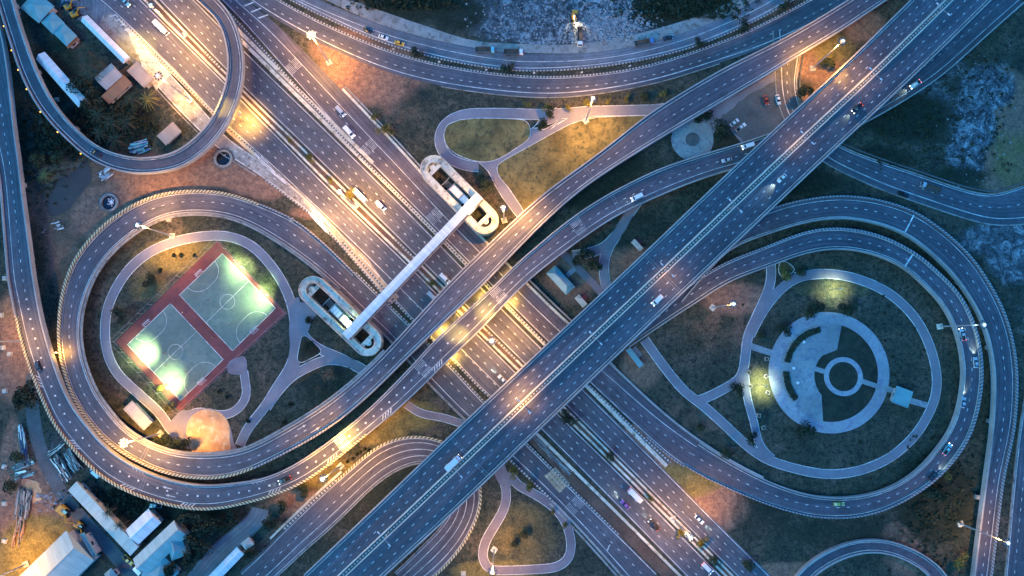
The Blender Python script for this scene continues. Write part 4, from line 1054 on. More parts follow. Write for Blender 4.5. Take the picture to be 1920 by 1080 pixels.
# gate slabs: concrete canopies over steps
for q,lab in (([(1182,453),(1191,449),(1207,466),(1199,471)],'small pale gate canopy on the grass just above the overpass'),
              ([(1077,559),(1086,552),(1101,570),(1093,577)],'small pale gate canopy below the hipped pavilion'),
              ([(1172,656),(1182,652),(1207,684),(1199,690)],'long turquoise gate canopy below the overpass and the loop ramp')):
    c,a,L,W=frame4(q,3.0); root=empty('gate_canopy',(c[0],c[1],0),a,lab,'canopy',group='concrete gate canopies beside the overpass')
    mb=MB(); mb.box((0,0,3),(L,W,.35)); mb.build('roof_slab',M['concrete_pale'] if lab[0]=='s' else M['roof_teal'],root)
    for x in (-.4,.4):
        for y in (-.35,.35): pb=MB(); pb.box((L*x,W*y,1.41),(.3,.3,2.82)); pb.build('column',M['concrete'],root)
    sb=MB(); sb.box((-L*.1,W*.9,.4),(L*.5,1.6,.8)); sb.box((-L*.1,W*.9+1.1,.2),(L*.5,.8,.4)); sb.build('step',M['court_red'] if lab[0]=='s' else M['concrete'],root)

# ponds and round water tanks
patch('pond',[(86,385),(105,340),(135,325),(160,300),(172,335),(150,365),(125,395),(95,405)],M['pond'],0.05,sm=True,label=None)
for (x,y,foam,lab) in ((419.5,298,1,'round concrete water pit with dark water beside the service road'),(206,380.5,2,'round concrete water pit half covered by white foam')):
    c=P(x,y); root=empty('water_pit',(c[0],c[1],0),0,lab,'water pit',group='round concrete water pits on the bare soil')
    mb=MB(); mb.ring((0,0),2.9,3.7,0,.9,n=40); mb.build('rim',M['concrete'],root)
    mb=MB(); mb.ring((0,0),0.01,2.9,0,.25,n=40); mb.build('water',M['water'],root)
    mb=MB()
    for i in range(90 if foam==2 else 12):
        t=random.uniform(0,6.28); r=abs(random.gauss(0,1.0)); q=(.75+r*math.cos(t)*.8,.5*(1 if foam==2 else 3.2)+r*math.sin(t)*(.9 if foam==2 else .35)*1.1)
        if math.hypot(*q)<2.75: s=random.uniform(.12,.34)*(1 if foam==2 else .6); mb.box((q[0],q[1],.3),(s*1.6,s,s*.7),t,taper=.5)
    mb.build('foam',M['foam'],root)
    sk=MB(); sk.ring((0,0),3.7,4.6,0,.12,n=8); sk.build('base_slab',M['concrete_dark'],root)
# ------------------------------------------------------------------ high mast lights
HM=26.0
def nadir_pt(): 
    # pixel under the camera
    return (960,540+F*math.tan(TH))
def mast(hx,hy,label,energy,color,lit=1.0,spots=(),bright=False,n=8,hm=HM):
    """hx,hy = photo pixel of the head, converted at mast height"""
    p=P(hx,hy,hm)
    root=empty('high_mast_light',(p[0],p[1],0),random.uniform(0,1),label,'street light',group='tall mast lights standing among the roads')
    mb=MB(); mb.tube((0,0,.5),(0,0,hm-.3),.33,.17,n=12); mb.build('pole',M['steel'],root,smooth=True)
    mb=MB(); mb.box((0,0,.3),(2.2,2.2,.6)); mb.build('base',M['concrete_pale'],root)
    mb=MB(); mb.ring((0,0),1.0,1.12,hm-.5,hm-.35,n=24); mb.tube((0,0,hm-.6),(0,0,hm+.2),.35,.3,n=12)
    for i in range(n):
        t=2*math.pi*i/n; mb.tube((.2*math.cos(t),.2*math.sin(t),hm-.4),(1.05*math.cos(t),1.05*math.sin(t),hm-.42),.04,n=5)
    mb.build('lamp_ring',M['steel'],root)
    lm=M['lamp_warm'] if bright else M['lamp_cool']
    for i in range(n):
        t=2*math.pi*i/n; fb_=MB(); x,y=1.35*math.cos(t),1.35*math.sin(t)
        fb_.box((x,y,hm-.35),(.75,.55,.28),t,taper=.8); o=fb_.build('floodlight',M['steel_dark'] if not bright else lm,root)
        gb=MB(); gb.box((x,y,hm-.52),(.66,.46,.05),t); gb.build('lens',lm,o)
    cb=MB(); cb.ring((0,0),0,.62,hm+.2,hm+.32,n=16); cb.build('cap',lm if bright else M['lamp_cool'],root)
    ld=bpy.data.lights.new('lamp_light','POINT'); ld.energy=energy*LK*.45; ld.color=color; ld.shadow_soft_size=1.2
    lo=bpy.data.objects.new('lamp_light',ld); COL.objects.link(lo); lo.parent=root; lo.location=(0,0,hm-5.0)
    spot(np.array([p[0],p[1],hm-4.0]),np.array([p[0],p[1],0]),energy*1.1,color,112,.9,root)
    for (tx,ty,tz,e,deg,bl) in spots:
        q=np.array(P(tx,ty,tz)); s0=np.array([p[0],p[1],hm-4.0]); spot(s0,q,e,(YEL if e>=100000 else color),deg,bl,root)
    return root
def spot(s0,q,e,color,deg,blend=0.6,parent=None,size=.3):
    from mathutils import Vector
    sp=bpy.data.lights.new('spot_beam','SPOT'); sp.energy=e*LK; sp.color=color; sp.spot_size=R(deg); sp.spot_blend=1.0; sp.shadow_soft_size=size
    so=bpy.data.objects.new('spot_beam',sp); COL.objects.link(so)
    d=Vector(tuple(np.array(q)-np.array(s0))); so.rotation_mode='QUATERNION'
    quat=d.to_track_quat('-Z','Y')
    if parent:
        so.parent=parent; 
        from mathutils import Matrix
        so.matrix_parent_inverse=(Matrix.Translation(parent.location)@parent.rotation_euler.to_matrix().to_4x4()).inverted()
    so.location=tuple(s0); so.rotation_quaternion=quat
    return so
SOD=(1.0,0.47,0.08); SODP=(1.0,0.48,0.12); YEL=(1.0,0.66,0.12); GRN=(0.80,1.0,0.62); COOL=(0.55,0.8,1.0)
E=26000
mast(583,65,'blazing orange mast light beside the curved road at the upper left centre',E*1.2,SOD,spots=[(540,60,0,50000,60,.8),(620,120,0,30000,60,.8)],bright=True)
mast(231,831,'blazing orange mast light over the lower left of the big loop',E*1.3,SOD,spots=[(235,838,5.5,30000,40,.9),(390,815,0,60000,34,.5)],bright=True)
mast(283,10,'mast light in the highway median near the top left edge',E*1.5,SODP,spots=[(262,85,0,110000,34,.9),(370,120,0,40000,44,.9)])
mast(258,422,'mast light over the inner edge of the big loop above the courts',E*.8,SODP,spots=[(330,470,0,45000,60,.9),(300,350,0,75000,60,.9),(420,330,0,35000,56,.9)])
mast(637,360,'mast light in the planted median above the footbridge',E*1.7,SODP,spots=[(540,350,0,70000,44,.9),(600,420,0,70000,40,.9),(680,510,0,70000,40,.9),(760,330,0,60000,50,.9)])
mast(1112,185,'mast light leaning over the path in the upper centre park',E*1.0,SOD,spots=[(1110,225,0,15000,70,.8),(1060,300,0,30000,60,.8)])
mast(944,390,'mast light on the grass beside the upper ramp tower',E*1.0,SODP,spots=[(840,360,6,90000,38,.8),(900,500,7,60000,50,.9),(1000,405,7,70000,50,.9),(900,400,7,10000,30,.8)])
mast(1580,77,'mast light standing in the dark wedge left of the overpass',E*.8,SOD,spots=[(1572,138,14,80000,40,.9),(1535,175,14,40000,44,.9),(1500,110,7,30000,50,.9)])
mast(1375,570,'unlit looking mast on the dark grass right of the overpass',E*.18,SODP)
mast(1845,609,'mast leaning over the loop ramps at the far right',E*.03,COOL)
mast(1890,1018,'mast leaning over the roads in the lower right corner',E*.35,SODP)
mast(1295,1008,'mast light in the highway median near the bottom',E*.6,SODP,spots=[(1330,930,0,40000,55,.9)])
mast(605,898,'mast light between the big ramp and the hairpin loop',E*.9,SOD,spots=[(650,812,5.5,210000,32,.6),(705,772,5.5,90000,38,.9),(612,775,5.5,80000,40,.9),(570,830,5.5,40000,44,.9),(560,905,5.5,20000,50,.9),(740,820,0,40000,60,.9)])
mast(923,1072,'mast light beside the small park path at the bottom edge',E*.7,SODP)
mast(922,639,'mast light seen from straight above between the crossing roads',E*1.0,SODP,spots=[(832,622,0,130000,26,.7),(905,560,0,110000,30,.7),(975,705,14,40000,46,.9),(940,540,7,60000,40,.9),(985,620,0,50000,50,.9)])
mast(296,142,'mast light glaring over the sandy strip beside the tan roofs',E*.6,SODP,spots=[(300,130,0,26000,50,.9),(350,195,0,70000,40,.9),(445,215,0,140000,30,.8)])
mast(-30,640,'mast light past the left edge lighting the verge beside the left ramp',E*.45,SOD,spots=[(20,600,0,15000,60,.9)])
mast(-48,1102,'mast light at the lower left corner with only its foot in view',E*1.0,SOD,spots=[(60,1040,0,30000,60,.8)])
# lamps on the loop parapet and at the ramp underpass
def lamp_post(x,y,zb,h,label,energy,color,name='street_lamp',lit=True,arm=1.2,az=0.0,grp='street lamps along the ramps',target=None,deg=100,glow='lamp_warm'):
    p=P(x,y,zb+h); root=empty(name,(p[0],p[1],zb),az,label,'street lamp',group=grp)
    mb=MB(); mb.tube((-arm,0,0),(-arm,0,h),.11,.07,n=8); mb.tube((-arm,0,h),(0,0,h+.15),.05,n=6); mb.build('pole',M['steel'],root)
    mb=MB(); mb.box((0,0,h+.1),(1.0,.42,.16),0,taper=.8); hd=mb.build('lamp_head',M[glow] if lit=='bright' else M['steel'],root)
    mb=MB(); mb.box((0,0,h-.0),(.8,.34,.04)); mb.build('lens',M[glow] if lit else M['lamp_off'],hd)
    if energy: 
        t=np.array(P(*target)) if target else np.array([p[0],p[1],0]); spot(np.array([p[0],p[1],zb+h-.3]),t,energy,color,deg,.7,root)
    return root
lamp_post(105,661,5.5,3.0,'glaring warm lamp on the left parapet of the big loop',2500,SOD,lit='bright',deg=150)
lamp_post(450,214,0,9,'warm lamp lighting the road where the small loop crosses it',16000,SOD,lit=True,deg=120)
# park lamps, cool green
for x,y,e,lab in ((1577,541,5200,'park lamp lighting the grass above the round plaza greenish white'),(1437,724,5200,'park lamp lighting the grass left of the round plaza greenish white')):
    lamp_post(x,y,0,8,lab,e,GRN,'park_lamp',arm=.3,grp='greenish park lamps',deg=115,glow='lamp_green')
for x,y,lab,e in ((828,622,'lamp under the first ramp lighting the highway yellow, left one',5200),(908,557,'lamp under the ramps lighting the highway yellow, upper one',4500),(868,590,'lamp between the two crossing ramps above the median',3000),
                  (958,520,'lamp under the ramps at the right side of the highway',3000),(848,668,'lamp just below the outer ramp beside the dark kerbed strip',4000),(960,565,'lamp below the outer ramp over the middle carriageway',3000)):
    p=P(x,y,4.4); root=empty('underpass_lamp',(p[0],p[1],4.4),.8,lab,'underpass lamp',group='yellow underpass lamps')
    mb=MB(); mb.tube((0,0,0),(0,0,1.2),.05,n=6); mb.build('bracket',M['steel'],root)
    mb=MB(); mb.box((0,0,-.1),(1.1,.4,.2),0,taper=.7); mb.box((0,0,-.24),(1.0,.32,.06)); mb.build('lamp_head',M['steel'],root)
    spot(np.array([p[0],p[1],4.1]),np.array([p[0],p[1],0]),e,(1,.60,.10),150,.8,root)
for x,y,c_,e,lab in ((652,603,(.85,1,.5),1900,'ceiling lamp inside the lower left end of the footbridge'),(882,392,(1,.9,.55),1900,'ceiling lamp inside the upper right end of the footbridge')):
    p=P(x,y,8.7); root=empty('ceiling_lamp',(p[0],p[1],8.7),.8,lab,'ceiling lamp'); mb=MB(); mb.box((0,0,0),(1.2,.3,.1)); mb.build('housing',M['steel'],root); mb=MB(); mb.box((0,0,-.08),(1.1,.22,.05)); mb.build('lens',M['lamp_green'],root)
    spot(np.array([p[0],p[1],8.55]),np.array([p[0],p[1],0]),e,c_,165,1.0,root)
# court floodlights
for x,y,tx,ty,lab in ((441,492,452,505,'court floodlight post at the upper right side of the courts'),(492,548,484,560,'court floodlight post near the right corner of the upper court'),
                   (266,668,272,662,'court floodlight post at the left side of the lower court'),(310,727,320,716,'court floodlight post near the bottom corner of the lower court')):
    p=P(x,y,8); root=empty('court_floodlight',(p[0],p[1],0),R(40),lab,'floodlight',group='floodlight posts around the sports courts')
    mb=MB(); mb.tube((0,0,0),(0,0,8),.14,.09,n=8); mb.tube((0,-1.1,8),(0,1.1,8),.06,n=6); mb.build('pole',M['steel'],root)
    for yy in (-1.0,-.35,.35,1.0):
        mb=MB(); mb.box((.15,yy,8.15),(.5,.5,.2),0,taper=.7); o=mb.build('floodlight',M['steel'],root); gb=MB(); gb.box((.2,yy,8.02),(.42,.42,.04)); gb.build('lens',M['lamp_green'],o)
    spot(np.array([p[0],p[1],7.7]),np.array(P(tx,ty)),15000,(.84,1.0,.42),100,1.0,root)
    spot(np.array([p[0],p[1],7.7]),np.array(P(2*x-tx-0,2*y-ty)),5000,(.62,1.0,.25),75,.9,root)
# twin arm lamps along the overpass median
tw=[(1745,40),(1620,159),(1495,277),(1369,397),(1243,519),(1114,640),(986,761),(860,882),(732,1002)]
names=['nearest the top edge','second from the top','third from the top','fourth from the top','in the middle of the overpass','fourth from the bottom','third from the bottom','second from the bottom','nearest the bottom edge']
def twin(label):
    h=9.0; root=empty('twin_street_lamp',(0,0,0),0,label,'street lamp',group='twin arm lamps along the overpass median')
    mb=MB(); mb.tube((0,0,0),(0,0,h),.13,.08,n=8); mb.build('pole',M['steel'],root)
    for s in (-1,1):
        mb=MB(); mb.tube((0,0,h-.3),(0,s*2.6,h+.2),.06,.05,n=6); a_=mb.build('arm',M['steel'],root)
        mb=MB(); mb.box((0,s*2.9,h+.22),(.45,1.1,.2),0,taper=.75); mb.build('lamp_head',M['lamp_off'],a_)
    return root
proto=None
def copy_tree(o,parent=None):
    c=o.copy(); COL.objects.link(c); c.parent=parent
    for ch in KIDS.get(o.as_pointer(),[]): copy_tree(ch,c)
    return c
KIDS={}
def index_kids():
    KIDS.clear()
    for o in bpy.data.objects:
        if o.parent: KIDS.setdefault(o.parent.as_pointer(),[]).append(o)
proto=twin(''); index_kids()
for i,((x,y),nm) in enumerate(zip(tw,names)):
    m=MN.near(x,y); o=proto if i==0 else copy_tree(proto)
    p=MN.at(m,-.04,0,.25); o.location=tuple(p); o.rotation_euler=(0,0,MN.head(m)); o['label']='twin arm street lamp on the overpass median, '+nm
    if i in (1,2,4,6):
        e_=(0,1300,900,0,1500,0,4500)[i]; q_=MN.at(m,-.16 if i!=4 else .25,0,8.8); spot(q_,MN.at(m,-.3 if i!=4 else .45,0,0),e_,SODP,135,1.0,o)
# faint warm light where the overpass passes through lamp glow
# little ramp bracket lamps (orange markers) on the left loop
for i,(x,y,lab) in enumerate(((7,50,'highest'),(19,92,'second highest'),(32,134,'third from the top'),(48,170,'fourth from the top'),(75,213,'fifth from the top'),(109,252,'sixth from the top'),(149,285,'lowest'))):
    m=T.near(x,y); p=T.at(m,-1,-.35,-.2); a=T.head(m)
    root=empty('marker_lamp',tuple(p),a,'small orange marker lamp outside the narrow loop ramp, '+lab,'marker lamp',group='orange marker lamps on the narrow loop ramp')
    mb=MB(); mb.tube((0,.4,0),(0,-.3,.3),.05,n=5); mb.build('bracket',M['steel'],root)
    mb=MB(); mb.box((0,-.2,.45),(.5,.5,.3),0,taper=.7); mb.build('lamp',M['orange_lamp'],root)

# ------------------------------------------------------------------ vehicles (x forward)
def loft(secs,name,mat,parent):
    """secs: list of (x, halfwidth_bottom, halfwidth_top, z0, z1)"""
    mb=MB(); rings=[]
    for x,w0,w1,z0,z1 in secs: rings.append([(x,-w0,z0),(x,-w0*1.0,z0+(z1-z0)*.6),(x,-w1,z1),(x,w1,z1),(x,w0,z0+(z1-z0)*.6),(x,w0,z0)])
    for a,b_ in zip(rings[:-1],rings[1:]):
        for i in range(6): j=(i+1)%6; mb.face([a[i],b_[i],b_[j],a[j]])
    mb.face(rings[0]); mb.face(rings[-1][::-1])
    return mb.build(name,mat,parent)
def vehicle(kind):
    r=empty('car',(0,0,0),0)
    P_=M['car_white']
    if kind=='sedan':
        L,Wd=4.5,.88
        b_=loft([(-2.25,.70,.62,.35,.78),(-2.05,.84,.74,.28,.98),(-1.2,.88,.78,.25,1.0),(.9,.88,.80,.25,.98),(1.9,.84,.72,.28,.82),(2.25,.66,.55,.35,.62)],'body',P_,r)
        loft([(-1.75,.74,.62,.95,1.0),(-1.15,.76,.60,.95,1.40),(.25,.76,.60,.95,1.42),(1.05,.74,.64,.95,1.0)],'window',M['glass'],r)
        mb=MB(); mb.box((-.42,0,1.43),(1.25,1.16,.05)); mb.build('roof',P_,r)
        wh=1.35
    elif kind=='van':
        L,Wd=5.2,.95
        b_=loft([(-2.6,.86,.80,.35,1.9),(-2.4,.94,.84,.3,2.1),(1.2,.94,.84,.3,2.1),(1.9,.93,.80,.3,1.35),(2.6,.80,.66,.35,.85)],'body',P_,r)
        mb=MB(); mb.face([(1.26,-.74,2.06),(1.26,.74,2.06),(1.86,.72,1.42),(1.86,-.72,1.42)][::-1]); mb.face([(1.27,-.74,2.08),(1.27,.74,2.08),(1.88,.72,1.44),(1.88,-.72,1.44)])
        for s in (-1,1): mb.box((-.6,s*.935,1.5),(3.2,.03,.5))
        mb.build('window',M['glass'],r)
        mb=MB(); mb.box((-.6,0,2.13),(3.2,1.5,.05)); mb.build('roof',P_,r)
        wh=1.7
    elif kind=='pickup':
        L,Wd=5.2,.9
        b_=loft([(2.6,.70,.6,.4,.75),(2.3,.86,.74,.35,.98),(1.0,.9,.8,.32,1.08),(-.6,.9,.84,.32,1.08)],'body',P_,r)
        mb=MB(); mb.box((-1.6,0,.6),(2.0,1.7,.12)); 
        for s in (-1,1): mb.box((-1.6,s*.86,.85),(2.0,.08,.5))
        mb.box((-2.58,0,.85),(.07,1.72,.5)); mb.build('cargo_bed',P_,r)
        mb=MB(); mb.box((-1.6,0,.68),(1.9,1.6,.04)); mb.build('bed_liner',M['black'],r)
        loft([(-.6,.78,.64,1.05,1.6),(.5,.78,.62,1.05,1.6),(1.15,.76,.66,1.05,1.1)],'window',M['glass'],r)
        mb=MB(); mb.box((-.05,0,1.63),(1.05,1.2,.05)); mb.build('roof',P_,r)
        wh=1.6
    elif kind=='truck':
        L,Wd=8.6,1.15
        b_=loft([(2.6,1.1,1.0,.5,2.5),(4.0,1.1,1.0,.5,2.4),(4.3,1.0,.9,.5,1.3)],'body',P_,r); b_.name='cab'
        mb=MB(); mb.box((-1.0,0,1.0),(6.6,2.3,.2))
        for s in (-1,1): mb.box((-1.0,s*1.14,1.6),(6.6,.12,1.1))
        mb.box((-4.25,0,1.6),(.12,2.2,1.1)); mb.box((2.25,0,1.7),(.12,2.2,1.3)); mb.build('cargo_bed',M['car_grey'],r)
        mb=MB(); mb.box((-1.0,0,1.25),(6.3,2.1,.3)); mb.build('load',M['soil'],r)
        mb=MB(); mb.face([(4.05,-.95,2.35),(4.32,-.9,1.35),(4.32,.9,1.35),(4.05,.95,2.35)]); mb.build('window',M['glass'],r)
        wh=3.2
    elif kind=='box':
        L,Wd=7.5,1.1
        b_=loft([(2.3,1.0,.9,.5,2.2),(3.4,1.0,.9,.5,2.0),(3.75,.9,.8,.5,1.2)],'body',P_,r); b_.name='cab'
        mb=MB(); mb.box((-.8,0,1.95),(5.9,2.2,2.4)); mb.build('cargo_box',P_,r)
        mb=MB(); mb.face([(3.44,-.85,1.95),(3.76,-.8,1.25),(3.76,.8,1.25),(3.44,.85,1.95)]); mb.build('window',M['glass'],r)
        wh=2.7
    for sx in (-1,1):
        for sy in (-1,1):
            mb=MB(); x=sx*(wh if kind not in('truck',) else 3.0); mb.tube((x,sy*(Wd-.2),.34),(x,sy*(Wd+.02),.34),.34,n=12)
            if kind=='truck' and sx<0: mb.tube((x+1.2,sy*(Wd-.3),.42),(x+1.2,sy*(Wd+.0),.42),.42,n=12)
            mb.build('wheel',M['black'],r)
    x=L/2
    for sy in (-1,1):
        mb=MB(); mb.box((x-.12,sy*(Wd*.72),.72),(.30,.34,.16)); mb.build('headlight',M['head'],r)
        mb=MB(); mb.box((-x+.02,sy*(Wd*.74),.85),(.14,.30,.16)); mb.build('taillight',M['tail'],r)
    return r
PROT={k:vehicle(k) for k in ('sedan','van','pickup','truck','box')}
index_kids(); used=set()
def car(kind,x,y,hd,colr,label,lights=True,z=0.0,cat=None,road=None,beam=0.0,brake=1,name=None,scale=1.0):
    """hd: degrees, direction of travel in the picture (0 = right, 90 = up)"""
    src=PROT[kind]
    if kind in used: o=copy_tree(src)
    else: o=src; used.add(kind)
    if road is not None:
        m=road.near(x,y); z=float(road.at(m)[2])
        a=road.head(m)
        if math.cos(a-R(hd))<0: a+=math.pi
    else: a=R(hd)
    p=P(x,y,z+.6); o.location=(p[0],p[1],z+.06); o.rotation_euler=(0,0,a); o.scale=(scale*.93,)*3
    cat=cat or {'sedan':'car','van':'van','pickup':'pickup truck','truck':'truck','box':'truck'}[kind]
    o.name=name or cat.replace(' ','_')
    tag(o,label,cat,group='vehicles on the roads and car parks')
    cm=M['car_'+colr]
    for ch in [c_ for c_ in bpy.data.objects if c_.parent==o]:
        nm=ch.name.split('.')[0]
        m_=None
        if nm in('body','roof','cab','cargo_box'): m_=cm
        elif nm=='cargo_bed' and kind=='pickup': m_=cm
        elif nm=='headlight' and not lights: m_=M['lamp_off']
        elif nm=='taillight' and not lights: m_=M['car_red']
        if m_ is not None: ch.material_slots[0].link='OBJECT'; ch.material_slots[0].material=m_
    if beam:
        d=np.array([math.cos(a),math.sin(a),0]); s0=np.array([p[0],p[1],z+.9])+d*2.5
        spot(s0,s0+d*9-np.array([0,0,1.2]),beam*.35,(.75,1.0,.85),62,.6,o,size=.1)
    return o
car('pickup',235,4,-45,'teal','teal pickup with red tail lights on the left carriageway at the top edge',road=C1)
car('box',304,54,-45,'white','white box van on the left carriageway near the top',road=C1)
car('sedan',119,9,40,'black','dark car parked behind the teal roof houses near the top left',False)
car('sedan',173,6,20,'silver','silver car parked at the top edge left of the highway',False) if False else None
car('sedan',691,57,-15,'black','black car at the back of a row of three on the top curved road',road=T1)
car('sedan',719,70,-15,'white','white car between the black car and the yellow taxi on the top curved road',road=T1)
car('sedan',749,81,-15,'yellow','yellow taxi in front of the white car on the top curved road',road=T1)
car('truck',910,95,0,'teal','dump truck with turquoise cab parked on the top curved road',False,road=None)
car('truck',963,99,0,'white','dump truck with white cab parked right of the turquoise one',False)
car('truck',1087,70,-90,'white','dump truck backed into the rubble field with its cab facing the road',False)
car('truck',1207,81,12,'blue','flatbed truck with blue cab parked on the top curved road',False)
car('sedan',1252,71,12,'black','black car parked in front of the blue cab truck',False)
car('sedan',1436,188,-75,'red','red car parked alone near the small ground road',False)
car('sedan',1377,230,38,'white','fully white car parked beside the round bush',False)
car('pickup',1389,239,38,'white','white cab pickup with dark bed parked next to the white car',False)
car('sedan',1459,187,-82,'white','white car driving down the small ground road beside the overpass',False,road=G)
car('pickup',1607,203,-135,'black','dark pickup with bright headlights on the upper part of the overpass',road=MN,beam=3000)
car('pickup',1716,158,-140,'white','white pickup on the merging ramp right of the overpass',road=B,beam=3000)
car('sedan',180,287,170,'black','dark car with glowing tail lights at the bottom of the narrow loop',road=T)
car('van',639,209,-48,'silver','silver van ahead of a white van on the two lane road',road=C3)
car('van',655,248,-48,'white','long white van on the two lane road below the silver one',road=C3,scale=1.15)
car('box',676,368,-45,'white','white truck hugging the planted median of the middle carriageway',road=C2)
car('van',714,386,-45,'white','white van with bright headlights in the middle carriageway',road=C2)
car('van',834,522,-45,'white','white van about to pass under the first ramp',road=C2)
car('van',811,556,-45,'silver','pale van just before the ramp on the left carriageway',road=C1)
car('van',1194,370,-155,'white','white van with headlights on lighting the curved ramp',road=B,beam=4500)
car('van',1402,274,-165,'white','pale van on the curved ramp just leaving the overpass shadow',road=B)
car('sedan',1363,300,-160,'silver','silver car ahead of the pale van on the curved ramp',False,road=B)
car('sedan',1466,334,-135,'white','white car with bright headlights in the middle stretch of the overpass',road=MN,beam=4000)
car('truck',1743,352,160,'silver','dark loaded truck on the road at the right',road=G)
car('pickup',1694,365,-20,'black','dark pickup standing on the shoulder beside the loaded truck',False)
car('sedan',942,711,135,'white','white car on the highway between the two crossing bridges',road=C1,beam=2500)
car('sedan',71,686,95,'black','black car with bright headlights on the left ramp',road=B)
car('van',1232,563,-135,'white','white van with glaring headlights in the lower lane of the overpass',road=MN,beam=5000)
car('pickup',1804,627,90,'silver','silver pickup highest on the inner loop at the right',road=C3)
car('sedan',1829,680,88,'silver','silver car with bright headlights second on the right loop',road=C3,beam=4500)
car('sedan',1806,755,85,'silver','silver car with bright headlights third on the right loop',road=C3,beam=2500)
car('pickup',1776,842,60,'teal','pale blue pickup with red tail lights on the right loop',road=C3)
car('sedan',1750,892,50,'black','dark red car with bright headlights at the lower right of the loop',road=C3,beam=2000)
car('sedan',1573,945,0,'green','yellow green taxi at the bottom of the right loop',road=C3)
car('pickup',292,948,180,'teal','turquoise pickup parked below the big ramp at the lower left',False)
car('van',180,886,140,'white','white van parked half under the ramp at the lower left',False)
car('pickup',1200-959,1050,-45,'yellow','small pickup with orange bed beside the long pale shed',False)
car('van',262,1071,-45,'white','white van on the lane beside the long pale shed at the bottom',False)
car('box',850,867,45,'white','white box truck alone on the lower part of the overpass',road=MN)
car('pickup',534,900,-160,'black','dark pickup driving along the outer ramp near the mast light',road=B,beam=1500)
car('box',1191,929,-45,'white','white box truck beside the median near the bottom highway',road=C1)
car('sedan',1172,946,135,'purple','purple car with bright headlights on the lower left carriageway',road=C1,beam=2500)
car('pickup',1226,984,135,'black','dark pickup with red tail lights on the lower left carriageway',road=C1,beam=2500)
car('sedan',1311,974,-45,'white','white car on the right hand lower carriageway',road=C2,beam=2500)
car('van',1326,1065,-45,'white','white van at the bottom edge on the lower left carriageway',road=C1,beam=2500)

# ------------------------------------------------------------------ yellow machines
def excavator(x,y,hd,label,lit=False,s=1.0):
    p=P(x,y); root=empty('excavator',(p[0],p[1],0),R(hd),label,'excavator',group='yellow excavators'); root.scale=(s,)*3
    for sy in (-1,1):
        mb=MB(); mb.box((0,sy*1.15,.45),(3.9,.6,.9),0,taper=.9); mb.build('track',M['black'],root)
    mb=MB(); mb.box((-.6,0,1.5),(3.0,2.5,1.0),0,taper=.95); mb.box((-1.7,0,1.9),(.9,2.3,.7)); bd=mb.build('body',M['yellow'],root)
    mb=MB(); mb.box((-.3,.2,2.05),(1.0,1.0,.1)); mb.build('engine_cover',M['steel_dark'],bd)
    mb=MB(); mb.box((.7,.75,2.1),(1.4,.95,1.4),0,taper=.9); mb.build('cab',M['glass'],root)
    mb=MB(); mb.tube((.8,-.3,1.7),(3.4,-.3,4.2),.28,.22,n=6); mb.tube((3.4,-.3,4.2),(5.2,-.3,2.2),.22,.16,n=6); mb.build('boom',M['yellow'],root)
    mb=MB(); mb.box((5.3,-.3,1.5),(.9,1.1,1.0),0,taper=.7); mb.build('bucket',M['steel_dark'],root)
    if lit:
        mb=MB(); mb.box((.9,-.3,3.0),(.6,.6,.3)); mb.build('work_light',M['lamp_warm'],root)
        spot(np.array(P(x,y,3.2)),np.array(P(x+2,y+22)),3500,(1,.85,.6),110,.8,root)
excavator(133,14,35,'yellow excavator nearest the top edge beside the teal roof houses',s=.85)
excavator(145,28,30,'yellow excavator just above the long white shed',s=.9)
excavator(126,957,-40,'big yellow excavator parked by the lane at the lower left',s=1.25)
excavator(154,985,-38,'smaller yellow excavator right below the big one at the lower left',s=.95)
excavator(1077,33,-95,'excavator with a glowing work light on the rubble field at the top',True)

# ------------------------------------------------------------------ stacks of materials, lower left yard
def pile(x,y,L,W,ang,n,label,mats,h=1.2,name='material_stack',cat='stack of materials'):
    p=P(x,y); root=empty(name,(p[0],p[1],0),R(ang),label,cat)
    mbs=[MB() for _ in mats]
    for i in range(n):
        k=random.randrange(len(mats)); l=L*random.uniform(.08,.5); w=W*random.uniform(.03,.12)
        mbs[k].box((random.uniform(-.5,.5)*(L-l),random.uniform(-.5,.5)*W,random.uniform(.1,h)),(l,w+.05,.12+random.random()*.1),random.gauss(0,.07))
    for mb,mt in zip(mbs,mats):
        if mb.f: mb.build({'timber':'plank','steel':'pipe','white':'panel','roof_teal':'sheet','blue_sheet':'tarpaulin','roof_tan':'plank','concrete':'beam','roof_rust':'rusty_bar','steel_dark':'bar','car_teal':'sheet','concrete_dark':'slab'}[mt],M[mt],root)
pile(46,835,18,2.4,-80,90,'long stack of blue grey pipes and sheets left of the dirt lane',['steel','roof_teal','blue_sheet','steel_dark','steel_dark','concrete_dark'])
pile(47,880,9,6,15,40,'heap of pale sheets and bars left of the dirt lane',['concrete','steel','roof_teal','steel_dark','steel_dark'])
pile(118,876,12,3.6,-58,70,'weathered stack of beams right of the dirt lane',['steel','concrete','roof_tan','steel_dark','concrete_dark'])
pile(138,862,10,3.6,-55,70,'cluttered stack with red and white pieces below the outer ramp',['concrete','steel','roof_teal','steel_dark','steel_dark'])
pile(107,842,10,2,38,22,'bundle of dark pipes at the corner of the lower left yard',['steel','steel_dark'])
pile(46,945,13,5.5,84,110,'weathered corrugated scrap heap along the left grass',['roof_tan','roof_tan','concrete','steel_dark','concrete_dark'])
pile(38,995,13,3.5,82,40,'rust coloured plank pile at the end of the scrap heap',['roof_rust','timber','concrete'])
pile(262,277,9,5,20,50,'blue tarpaulin and pipes stacked inside the narrow loop',['blue_sheet','car_teal','steel'])
pile(201,326,7,4.5,35,40,'pale bundle of pipes under the edge of the narrow loop',['white','steel','concrete'])
pile(110,424,4.5,3.5,20,16,'small pale pump platform beside the muddy pond',['white','concrete'],.8)
